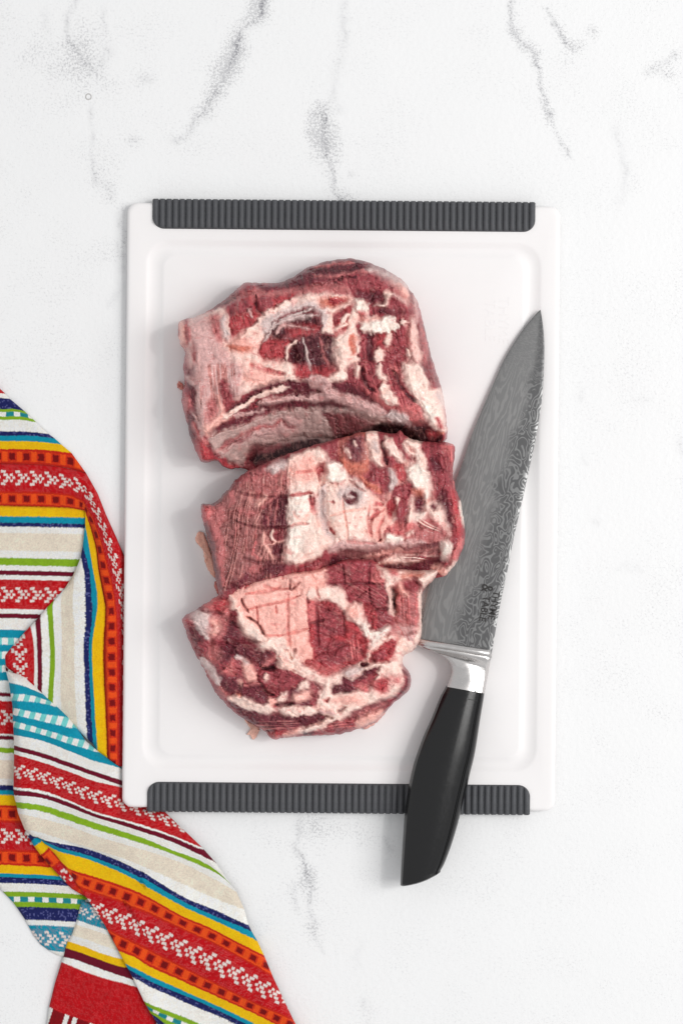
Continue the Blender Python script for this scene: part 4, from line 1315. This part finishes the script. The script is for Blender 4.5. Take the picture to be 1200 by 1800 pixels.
# ------------------------------------------------------------------ kitchen towel
BANDS = [(600,'t'),(640,'w'),(652,'r'),(692,'w'),(700,'n'),(720,'g'),(725,'c'),(733,'g'),(739,'w'),(758,'n'),(766,'t'),(776,'y'),(790,'s'),(815,'R'),(863,'s'),(890,'y'),(907,'t'),(918,'n'),(925,'w'),(936,'e'),(967,'w'),
         (980,'g'),(993,'w'),(1002,'m'),(1010,'w'),(1018,'R'),(1069,'w'),(1077,'m'),(1085,'w'),(1105,'t'),(1119,'k'),(1131,'t'),(1143,'k'),(1155,'t'),(1167,'k'),(1179,'t'),(1194,'w'),(1215,'m'),(1222,'w'),
         (1230,'R'),(1288,'w'),(1291,'m'),(1298,'w'),(1312,'g'),(1321,'w'),(1334,'e'),(1367,'w'),(1378,'n'),(1387,'t'),(1395,'y'),(1413,'s'),(1444,'R'),(1492,'s'),(1519,'y'),(1534,'t'),(1541,'n'),(1552,'w'),
         (1567,'g'),(1576,'c'),(1585,'g'),(1594,'n'),(1617,'w'),(1626,'T'),(1672,'w'),(1700,'w'),
         (2000,'T'),(2046,'w'),(2055,'e'),(2078,'w'),(2095,'y'),(2108,'m'),(2125,'w'),(2134,'r'),(2225,'b'),(2300,'r')]
CC = {'t': (10, 150, 178), 'w': (253, 249, 242), 'n': (30, 36, 96), 'g': (140, 182, 38), 'y': (253, 197, 14), 'r': (198, 10, 22), 'e': (250, 236, 216), 'm': (112, 14, 40),
      'o': (245, 84, 26), 'dk': (128, 12, 16), 'aq': (120, 214, 212)}
def weave_color(u, v):
    """albedo of the woven pattern at (u along the stripe, v across the stripes)"""
    n = u.size
    starts = np.array([b[0] for b in BANDS]); codes = [b[1] for b in BANDS]
    vj = v + .7 * noise(u / 2.6, v / 40, 5) + .5 * np.sin(u * 2.0)
    k = np.clip(np.searchsorted(starts, vj, side='right') - 1, 0, len(codes) - 1)
    ends = np.r_[starts[1:], starts[-1] + 50]
    t = vj - (starts[k] + ends[k]) / 2; wd = (ends - starts)[k]
    C = np.zeros((n, 3))
    for ci, code in enumerate(set(codes)):
        I = np.nonzero(np.array([c == code for c in codes])[k])[0]
        if not len(I): continue
        uu, tt, ww = u[I], t[I], wd[I]
        if code in 'RT':
            base = CC['r'] if code == 'R' else CC['t']
            c = np.tile(lin(base), (len(I), 1))
            a = tt + 0.0
            r = np.clip(np.floor((a + 13.5) / 5.4), -1, 5); fr = (a + 13.5) / 5.4 - r
            ok = (r >= 0) & (r <= 4)
            sh = np.abs(r - 2) * 4.4
            ph = np.mod(uu + sh, 25.5)
            blk = ok & (fr > .12) & (fr < .95) & (((ph > 1) & (ph < 9)) | ((ph > 12.5) & (ph < 17.5) & (np.abs(r - 2) <= 1)))
            # warp threads showing as pale pin-dots
            dots = (np.mod(np.floor(uu / 1.7), 2) == np.mod(np.floor(tt / 1.7), 2)) & (_hash(np.floor(uu / 3.4), np.floor(tt / 3.4), 3) > .35)
            c = np.where(dots[:, None], c * .72 + .28 * lin((230, 120, 120)), c)
            c = np.where(blk[:, None], lin((240, 226, 220)), c)
        elif code == 's':
            c = np.tile(lin(CC['o']), (len(I), 1))
            edge = np.abs(tt) > ww * .5 - 4.0
            c = np.where(edge[:, None], lin((206, 40, 22)), c)
            ph = np.mod(uu, 25.5)
            wob = .8 * noise(tt / 2.2, np.floor(uu / 25.5) * 3, 8)
            sq = (np.abs(ph - 12 + wob) < 5.2) & (np.abs(tt) < 5.6)
            c = np.where(sq[:, None], lin(CC['dk']), c)
            halo = (np.abs(ph - 12) < 8) & (np.abs(tt) < 8.2) & ~sq
            c = np.where(halo[:, None], lin((214, 48, 22)), c)
        elif code == 'c':
            ph = np.mod(uu, 25.0)
            c = np.where((ph < 11)[:, None], lin(CC['w']), lin((30, 140, 150)))
        elif code == 'k':
            ph = np.mod(uu, 21.0)
            c = np.where((ph < 10.5)[:, None], lin(CC['w']), lin(CC['aq']))
        elif code == 'b':
            ph = np.mod(uu, 46.0)
            c = np.where(((ph < 8) | ((ph > 15) & (ph < 23)))[:, None] & (np.abs(tt) < 60)[:, None], lin(CC['w']), lin((140, 10, 22)))
        elif code == 'e':
            c = np.tile(lin(CC['e']), (len(I), 1))
            ln = np.sin(tt * 2.2 + uu * .8)
            c = c * (1 - .08 * (ln > .1))[:, None]
        elif code == 'r':
            c = np.tile(lin(CC['r']), (len(I), 1))
            dots = (np.mod(np.floor(uu / 1.9), 2) == np.mod(np.floor(tt / 1.9), 2)) & (_hash(np.floor(uu / 3.8), np.floor(tt / 3.8), 3) > .35)
            c = np.where(dots[:, None], c * .80 + .20 * lin((232, 110, 112)), c)
        elif code == 'n':
            c = np.tile(lin(CC['n']), (len(I), 1))
            dots = (_hash(np.floor(uu / 2.4), np.floor(tt / 2.4), 9) > .86)
            c = np.where(dots[:, None], lin((88, 92, 150)), c)
        else:
            c = np.tile(lin(CC[code]), (len(I), 1))
        C[I] = c
    C *= (1 + .10 * noise(u / 1.8, v / 1.8, 40) + .06 * noise(u / 12, v / 12, 41))[:, None]
    return np.clip(C, 0, .94)

T7 = lambda x, y: (x / 2.727, 1140 + y / 2.727)
T6 = lambda x, y: (x / 3.157, 660 + y / 3.157)
T8 = lambda x, y: (200 + x / 3.333, 1340 + y / 3.333)
T9 = lambda x, y: (80 + x / 6.667, 1560 + y / 6.667)
def Z7(*p): return [T7(*q) for q in p]
def Z6(*p): return [T6(*q) for q in p]
def Z8(*p): return [T8(*q) for q in p]
def Z9(*p): return [T9(*q) for q in p]

ang = math.radians(-BANG)
def board_dist(x, y):
    dx = x - BCX; dy = y - BCY
    a = dx * math.cos(ang) + dy * math.sin(ang); b = -dx * math.sin(ang) + dy * math.cos(ang)
    qx = np.abs(a) - 381; qy = np.abs(b) - 533
    return np.hypot(np.maximum(qx, 0), np.maximum(qy, 0)) + np.minimum(np.maximum(qx, qy), 0)

TV, TF, TC, TU, TW = [], [], [], [], []
def sheet(lines, z0, zlow, ref=.5, flip=False, uoff=0.0, zfun=None, seed=1, rim=9.0, ufun=None):
    """lines: [(v, [points])]; lofted cloth between the stripe lines, u measured along them"""
    lines = sorted(lines, key=lambda l: l[0])
    vs = np.array([l[0] for l in lines], float)
    m = 24
    def line(p):
        if isinstance(p, tuple):                 # two runs with a bend between them
            a = smooth_curve(p[0], 11, dens=8); b = smooth_curve([p[0][-1]] + list(p[1]), 14, dens=8)
            return np.vstack([a, b[1:]])
        q = [p[0]]
        for k in p[1:]:
            if math.hypot(k[0] - q[-1][0], k[1] - q[-1][1]) > 7: q.append(k)
        if len(q) < 2: q.append(p[-1])
        return smooth_curve(q, m, dens=8)
    P = np.array([line(l[1]) for l in lines])        # K x m x 2
    Larc = np.array([np.sum(np.hypot(*np.diff(p, axis=0).T)) for p in P])
    nU = max(6, int(Larc.max() / 1.35))
    # monotone dense v sampling by distance
    gap = np.hypot(*(P[1:] - P[:-1]).transpose(2, 0, 1)).max(1)
    dv = []
    for i in range(len(vs) - 1):
        k = max(2, int(gap[i] / 1.35))
        dv += list(np.linspace(vs[i], vs[i + 1], k, endpoint=False))
    dv.append(vs[-1]); dv = np.array(dv)
    # cubic-ish (smoothed linear) interpolation across
    Q = np.empty((len(dv), m, 2))
    for j in range(m):
        for c in range(2):
            Q[:, j, c] = np.interp(dv, vs, P[:, j, c])
    uu = np.linspace(0, 1, nU)
    R = np.empty((len(dv), nU, 2)); U = np.empty((len(dv), nU))
    for i in range(len(dv)):
        for c in range(2): R[i, :, c] = np.interp(uu * (m - 1), np.arange(m), Q[i, :, c])
        seg = np.r_[0, np.cumsum(np.hypot(*np.diff(R[i], axis=0).T))]
        U[i] = seg
    # line the pattern up across the stripes: offset follows the warp direction at a reference place
    j = int(np.clip(ref, .02, .98) * (nU - 1))
    tan = R[:, min(j + 1, nU - 1)] - R[:, j - 1 if j else 0]; tan /= np.hypot(*tan.T)[:, None] + 1e-9
    st_ = np.r_[0, np.cumsum(np.sum(np.diff(R[:, j], axis=0) * tan[1:], 1))]
    U = U - U[:, j:j + 1] + st_[:, None] + 500 + uoff
    if flip: U = 1500 - U
    if ufun is not None: U = ufun(R[..., 0], R[..., 1], U)
    X, Y = R[..., 0], R[..., 1]
    loop = np.vstack([R[0], R[:, -1], R[-1, ::-1], R[::-1, 0]])[::6]
    d, _, _ = seg_dist(X.ravel(), Y.ravel(), loop); d = d.reshape(X.shape)
    # sides that go on under other things are not rounded off
    z = z0 if zfun is None else zfun(X, Y)
    z = z + 4.0 * fbm(X / 55, Y / 55, seed, 2) + .5 * noise(X / 14, Y / 14, seed + 1)
    t = np.clip(d / rim, 0, 1)
    if callable(zlow): zlow = zlow(X, Y)
    z = zlow + (np.maximum(z, zlow + 1) - zlow) * np.sqrt(1 - (1 - t) ** 2)
    bd = np.maximum(board_dist(X, Y), 0)
    cap = 4.2 + bd * 1.2
    z = cap * np.tanh(z / cap)
    z = np.maximum(z, .5)
    V = W(X, Y, z).reshape(-1, 3)
    Vv = np.repeat(dv[:, None], nU, 1)
    C = weave_color(U.ravel(), Vv.ravel())
    base = sum(len(a) for a in TV)
    f = grid_faces(len(dv), nU, base=base)
    # keep every sheet facing up
    a, b, c_ = V[0], V[1], V[nU]
    i0 = (len(dv) // 2) * nU + nU // 2
    nrm = np.cross(V[i0 + 1] - V[i0], V[i0 + nU] - V[i0])
    if nrm[2] < 0: f = f[:, ::-1]
    TV.append(V); TF.append(f); TC.append(C); TU.append(U.ravel()); TW.append(Vv.ravel())

# -- upper left sheet, bending round to run down beside the board (v up to 890)
AB = [(600, [(-80,596),(-60,596),(-45,598)]),
      (652, [(-80,650),(-45,651),(-24,655)]),
      (681, [(-80,678),(-40,679),(-1,682)]),
      (692, [(-80,690),(-30,690),(10,692)]),
      (700, [(-80,698),(-20,698),(18,701)]),
      (720, [(-80,717),(0,719),(25,719),(44,723)]),
      (739, [(-80,736),(0,738),(35,738),(64,742)]),
      (758, [(-80,756),(0,758),(50,759),(86,763)]),
      (766, [(-80,764),(0,766),(55,766),(97,771)]),
      (776, [(-80,773),(0,775),(60,776),(108,781)]),
      (790, [(-80,787),(0,789),(70,790),(126,796)]),
      (815, [(-80,813),(0,815),(70,817),(120,823),(152,832)])]
AC = [(815, ([(-80,813),(0,815),(70,817),(120,823),(152,832)], [(168,858),(182,893),(196,926),(209,953),(220,980),(229,1020),(235,1060),(237,1100),(238,1345)])),
      (830, ([(-80,828),(0,830),(70,832),(120,839),(149,852)], [(166,880),(179,912),(190,940),(202,975),(212,1010),(220,1060),(224,1110),(226,1160),(226,1346)])),
      (850, ([(-80,848),(0,850),(70,852),(120,857),(148,868)], [(164,896),(176,925),(186,955),(196,990),(204,1024),(211,1060),(216,1103),(217,1160),(217,1347)])),
      (863, ([(-80,861),(0,863),(80,865),(125,869),(147,880)], [(163,908),(173,932),(181,958),(190,993),(198,1024),(204,1059),(208,1103),(209,1180),(209,1348)])),
      (877, ([(-80,875),(0,877),(80,878),(125,882),(148,889)], [(160,912),(169,938),(175,965),(182,998),(190,1030),(196,1064),(197,1103),(197,1160),(199,1342)])),
      (890, ([(-80,888),(0,889),(80,891),(125,893),(149,898)], [(157,917),(165,942),(170,966),(173,1000),(181,1040),(187,1072),(185,1103),(183,1160),(190,1335)]))]
zAB = lambda X, Y: 9 + 9 * sstep(140, 175, X) + 7 * np.exp(-((X - 188 - .03 * (Y - 1100)) / 26) ** 2) * sstep(860, 960, Y)
sheet(AB, 9, 2, zfun=zAB, seed=3, rim=9, ufun=lambda X, Y, U: X + 500)
sheet(AC, 9, 2, zfun=zAB, seed=3, rim=9, ufun=lambda X, Y, U: 500 + X * (1 - sstep(136, 160, X)) + (152 + (Y - 862) * .95) * sstep(136, 160, X))
# -- left sheet below it, stripes running across, cut by the fold edge
def right_edge(v):
    ys = [890, 918, 945, 986, 1027, 1072, 1113, 1135, 1152, 1206, 1287, 1360, 1426, 1470, 1494, 1525, 1562, 1577, 1609, 1631, 1657, 1677, 1700]
    xs = [150, 150, 149, 139, 120, 79, 41, 19, 9.5, 16, 24, 24, 27.5, 48, 60, 88, 128, 160, 136, 126.5, 117, 108, 100]
    return np.interp(v, ys, xs)
def left_edge(v):
    return np.interp(v, [1540, 1562, 1584, 1613, 1642, 1664, 1677, 1682], [-18, 0, 22, 43, 58, 75, 92, 103])
A2 = []
for v in [890, 907, 925, 936, 967, 993, 1018, 1069, 1085, 1119, 1155, 1194, 1222, 1260, 1298, 1321, 1367, 1387, 1413, 1444, 1492, 1519, 1534, 1552, 1567, 1585, 1600, 1617, 1630, 1645, 1660, 1672, 1681]:
    xr = right_edge(v) + (14 if v > 900 else 1)
    if v > 1600: xr = right_edge(v) + 22
    if v < 1540: xl = -80
    else: xl = left_edge(v)
    dy = 3.0 if v < 1500 else 5.0
    if v <= 890: pts = [(-80,888),(0,889),(80,891),(125,893),(149,898)]
    else: pts = [(xl, v + (-2 if xl < -70 else 0)), (xl * .6 + xr * .4, v + dy * .2), (xl * .25 + xr * .75, v + dy * .7), (xr, v + dy * 1.3)]
    if v >= 1672: pts = [(xl, v - 2), ((xl + xr) / 2, v + 1), (xr, v - 1)]
    A2.append((v, pts))
def zA2(X, Y):
    re = right_edge(Y)
    return 8.5 - 4.0 * sstep(30, 4, re - X) + 6 * np.exp(-((Y - 1130) / 120) ** 2) * sstep(80, 0, X)
sheet(A2, 8, 1.5, zfun=zA2, seed=8, rim=7, ufun=lambda X, Y, U: X + 500)
# -- strip running down beside the board
B2 = [(888, [(150,896),(157,917),(165,942),(171,966),(174,1000),(182,1040),(188,1072),(186,1103),(184,1160),(188,1250),(191,1335)]),
      (907, [(150,922),(158,967),(165,1008),(171,1040),(171,1072),(166,1103),(162,1135),(163,1183),(166,1230),(168,1270),(172,1322)]),
      (918, [(146,958),(152,980),(158,1002),(161,1040),(163,1072),(161,1103),(157,1135),(158,1183),(160,1230),(162,1270),(164,1308)]),
      (925, [(142,980),(147,996),(150,1024),(150.5,1072),(150.5,1103),(147,1135),(149,1183),(150.5,1230),(152,1270),(154,1300)]),
      (936, [(137,993),(132,1010),(130,1024),(128,1072),(131,1103),(131,1167),(133,1230),(135,1258),(137,1284)]),
      (967, [(122,1026),(113,1036),(108,1050),(107.7,1072),(109,1135),(107,1190),(107,1225),(110,1260)]),
      (980, [(101,1050),(94,1058),(93,1072),(95,1110),(97.5,1160),(95,1200),(93,1244)]),
      (993, [(82,1069),(85,1090),(87,1119),(89,1154),(87,1190),(84,1238)]),
      (1002, [(71,1082),(73,1110),(74,1135),(74.5,1167),(74,1225)]),
      (1010, [(62,1092),(64,1110),(65,1129),(66.5,1167),(66,1217)]),
      (1018, [(54,1100),(57,1115),(60,1135),(61,1167),(60,1210)]),
      (1040, [(34,1122),(37,1135),(39,1150),(40,1197)]),
      (1060, [(16,1143),(19,1155),(22,1182)]),
      (1069, [(9,1152),(9,1160),(11,1178)])]
zB = lambda X, Y: 17 + 3 * np.cos((X - 150) / 17.0) * sstep(930, 1040, Y) - 8 * sstep(1000, 900, Y)
sheet(B2, 17, 7.5, zfun=zB, seed=13, rim=9, ufun=lambda X, Y, U: Y)
# -- small folded corner peeping out under the front sheet
D_ = [(1370, [(44,1462),(52,1458),(62,1452)]), (1378, [(49,1469),(57,1465),(68,1459)]), (1387, [(55,1478),(64,1472),(76,1463)]), (1395, [(60,1487),(70,1481),(85,1470)]),
      (1413, [(72,1503),(82,1494),(94,1482)]), (1440, [(91,1525),(102,1516),(118,1506)]), (1492, [(126,1562),(138,1552),(150,1540)]), (1505, [(156,1580),(162,1575),(170,1566)])]
sheet(D_, 14, 7, zfun=lambda X, Y: 15 + 0 * X, seed=17, rim=7, ufun=lambda X, Y, U: X * .7 - Y * .7 + 1500)
# -- lower piece with the hem
E_ = [(2000, Z9((425,150),(500,170),(600,180),(700,200))),
      (2046, Z9((365,378),(450,405),(520,432),(640,470),(760,510))),
      (2055, Z9((350,430),(500,480),(640,525),(800,580))),
      (2078, Z9((305,560),(480,610),(700,690),(900,760))),
      (2095, Z9((258,628),(450,690),(650,770),(860,830),(980,850))),
      (2108, Z9((232,705),(500,795),(800,905),(950,940),(1060,960))),
      (2125, Z9((212,812),(400,862),(650,955),(1020,1080),(1130,1100))),
      (2134, Z9((190,872),(400,962),(650,1052),(1070,1165),(1180,1190))),
      (2180, Z9((110,1130),(350,1230),(700,1350),(1100,1460),(1300,1490))),
      (2225, Z9((45,1400),(190,1470),(560,1600),(900,1720),(1300,1800))),
      (2262, Z9((20,1620),(180,1680),(560,1830),(900,1950),(1300,2020))),
      (2300, Z9((-20,1900),(180,1960),(560,2080),(900,2200),(1300,2300)))]
sheet(E_, 12, 2, zfun=lambda X, Y: 12 + 0 * X, seed=23, rim=6, ufun=lambda X, Y, U: X * .95 + Y * .3)
# -- front sheet lying over everything
C_ = [(1069, [(9,1166),(11,1172),(13,1179)]),
      (1090, [(12,1184),(25,1184),(44,1188)]),
      (1105, Z7((44,163),(120,182),(215,222))),
      (1119, Z7((52,218),(150,224),(250,256))),
      (1131, Z7((58,250),(180,258),(280,282))),
      (1143, Z7((62,284),(200,312),(330,330))),
      (1155, Z7((63,318),(200,348),(300,372),(375,384))),
      (1167, Z7((64,348),(200,384),(330,424),(410,440))),
      (1179, Z7((65,378),(200,412),(330,456),(450,492),(480,498))),
      (1194, Z7((67,414),(200,441),(330,490),(450,538),(575,572),(620,600))),
      (1215, Z7((69,465),(200,500),(330,545),(450,588),(580,630),(660,655))),
      (1222, Z7((69,488),(200,522),(330,568),(450,610),(580,655),(700,690))),
      (1230, Z7((69,506),(200,545),(330,590),(450,635),(580,665),(730,725))),
      (1288, Z7((66,665),(200,680),(330,728),(450,780),(600,822),(700,850)) + Z8((200,368),(350,430),(470,480),(518,498))),
      (1291, Z7((66,676),(200,695),(330,738),(450,790),(600,832),(700,862)) + Z8((200,380),(350,440),(470,492),(530,512))),
      (1298, Z7((68,704),(200,716),(330,760),(450,806),(600,852),(700,884)) + Z8((200,405),(350,470),(500,540),(600,590))),
      (1312, Z7((76,735),(200,750),(330,790),(450,832),(600,880),(700,912)) + Z8((200,440),(330,510),(500,572),(610,640),(688,718))),
      (1321, Z7((83,765),(200,780),(330,825),(450,865),(600,910),(700,940)) + Z8((200,466),(330,532),(500,602),(620,660),(692,722))),
      (1334, Z7((88,790),(200,815),(330,850),(450,895),(600,940),(700,968)) + Z8((200,510),(400,590),(600,690),(720,760))),
      (1367, Z7((120,868),(190,880),(330,925),(450,962),(600,1010),(700,1050)) + Z8((200,600),(400,710),(600,800),(765,862))),
      (1378, Z7((158,900),(250,928),(400,955),(550,1008),(700,1080)) + Z8((150,628),(400,785),(600,868),(740,935),(790,955))),
      (1387, Z7((185,905),(268,950),(400,985),(550,1040),(700,1110)) + Z8((150,662),(400,812),(600,905),(740,960),(808,990))),
      (1395, Z7((215,935),(280,972),(400,1003),(550,1060),(700,1135)) + Z8((150,705),(400,842),(600,932),(780,1015),(840,1045))),
      (1413, Z7((265,985),(330,1055),(450,1092),(600,1142),(700,1185)) + Z8((200,790),(400,900),(550,962),(700,1040),(880,1130))),
      (1444, Z7((392,1158),(450,1176),(500,1192),(650,1242)) + Z8((50,835),(200,890),(400,982),(600,1072),(800,1182),(935,1262))),
      (1492, Z7((505,1328),(545,1356),(600,1382),(700,1430)) + Z8((200,1092),(400,1192),(600,1292),(800,1392),(1000,1480),(1048,1500))),
      (1519, Z7((568,1448),(610,1466),(650,1480)) + Z8((200,1192),(400,1282),(600,1372),(800,1462),(1000,1560),(1100,1600))),
      (1534, Z7((600,1510),(650,1535)) + Z8((200,1245),(300,1290),(500,1380),(700,1470),(900,1570),(1130,1680))),
      (1541, Z7((614,1536),(660,1562)) + Z8((200,1275),(300,1320),(500,1402),(760,1525),(1150,1720))),
      (1552, Z7((636,1576),(680,1598)) + Z8((200,1308),(300,1352),(500,1442),(700,1525),(1170,1760))),
      (1567, Z7((690,1690),(725,1708)) + Z8((300,1450),(500,1530),(800,1680),(1200,1850))),
      (1576, Z7((702,1712),(735,1730)) + Z8((300,1478),(500,1560),(800,1710),(1200,1880))),
      (1585, Z7((713,1732),(745,1748)) + Z8((300,1505),(500,1590),(800,1740),(1210,1910))),
      (1594, Z7((724,1750),(755,1768)) + Z8((300,1532),(500,1620),(800,1770),(1220,1940))),
      (1617, Z7((752,1795),(790,1830)) + Z8((400,1640),(800,1830),(1240,2000))),
      (1640, [(282,1815),(320,1835),(420,1885),(580,1960)])]
def zC(X, Y):
    re = 24 + 14 * np.exp(-((X - 60) / 60) ** 2) * sstep(1180, 1400, Y)
    # puffed up where the fold doubles back, soft folds running down the sheet
    q = (X - 20) * .78 - (Y - 1300) * .62
    return 27 + 12 * sstep(90, 25, X) * sstep(1150, 1230, Y) + 4 * np.sin(q / 30.0) + 6 * np.exp(-(((X - 70) + .0 * Y) / 40) ** 2 - ((Y - 1420) / 70) ** 2) - 4 * sstep(1560, 1700, Y)
zlC = lambda X, Y: 9 + 9 * sstep(34, 10, X - np.interp(Y, [1400, 1470, 1562, 1631, 1723, 1800], [25, 50, 130, 190, 236, 280])) * sstep(1400, 1470, Y)
sheet(C_, 21, zlC, ufun=lambda X, Y, U: 1500 - (X * .93 + Y * .37 + 9 * np.sin((X - 60) / 90)), zfun=zC, seed=29, rim=14)
V = np.vstack(TV); org = W(150, 1300, 0)
towel = make_mesh('kitchen_towel', V, np.vstack(TF), M_CLOTH, col=np.vstack(TC), attrs={'cu': np.concatenate(TU), 'cv': np.concatenate(TW)}, origin=org)
tag(towel, 'folded cotton towel with red, orange, teal and green woven stripes, tucked under the board corner', 'towel')
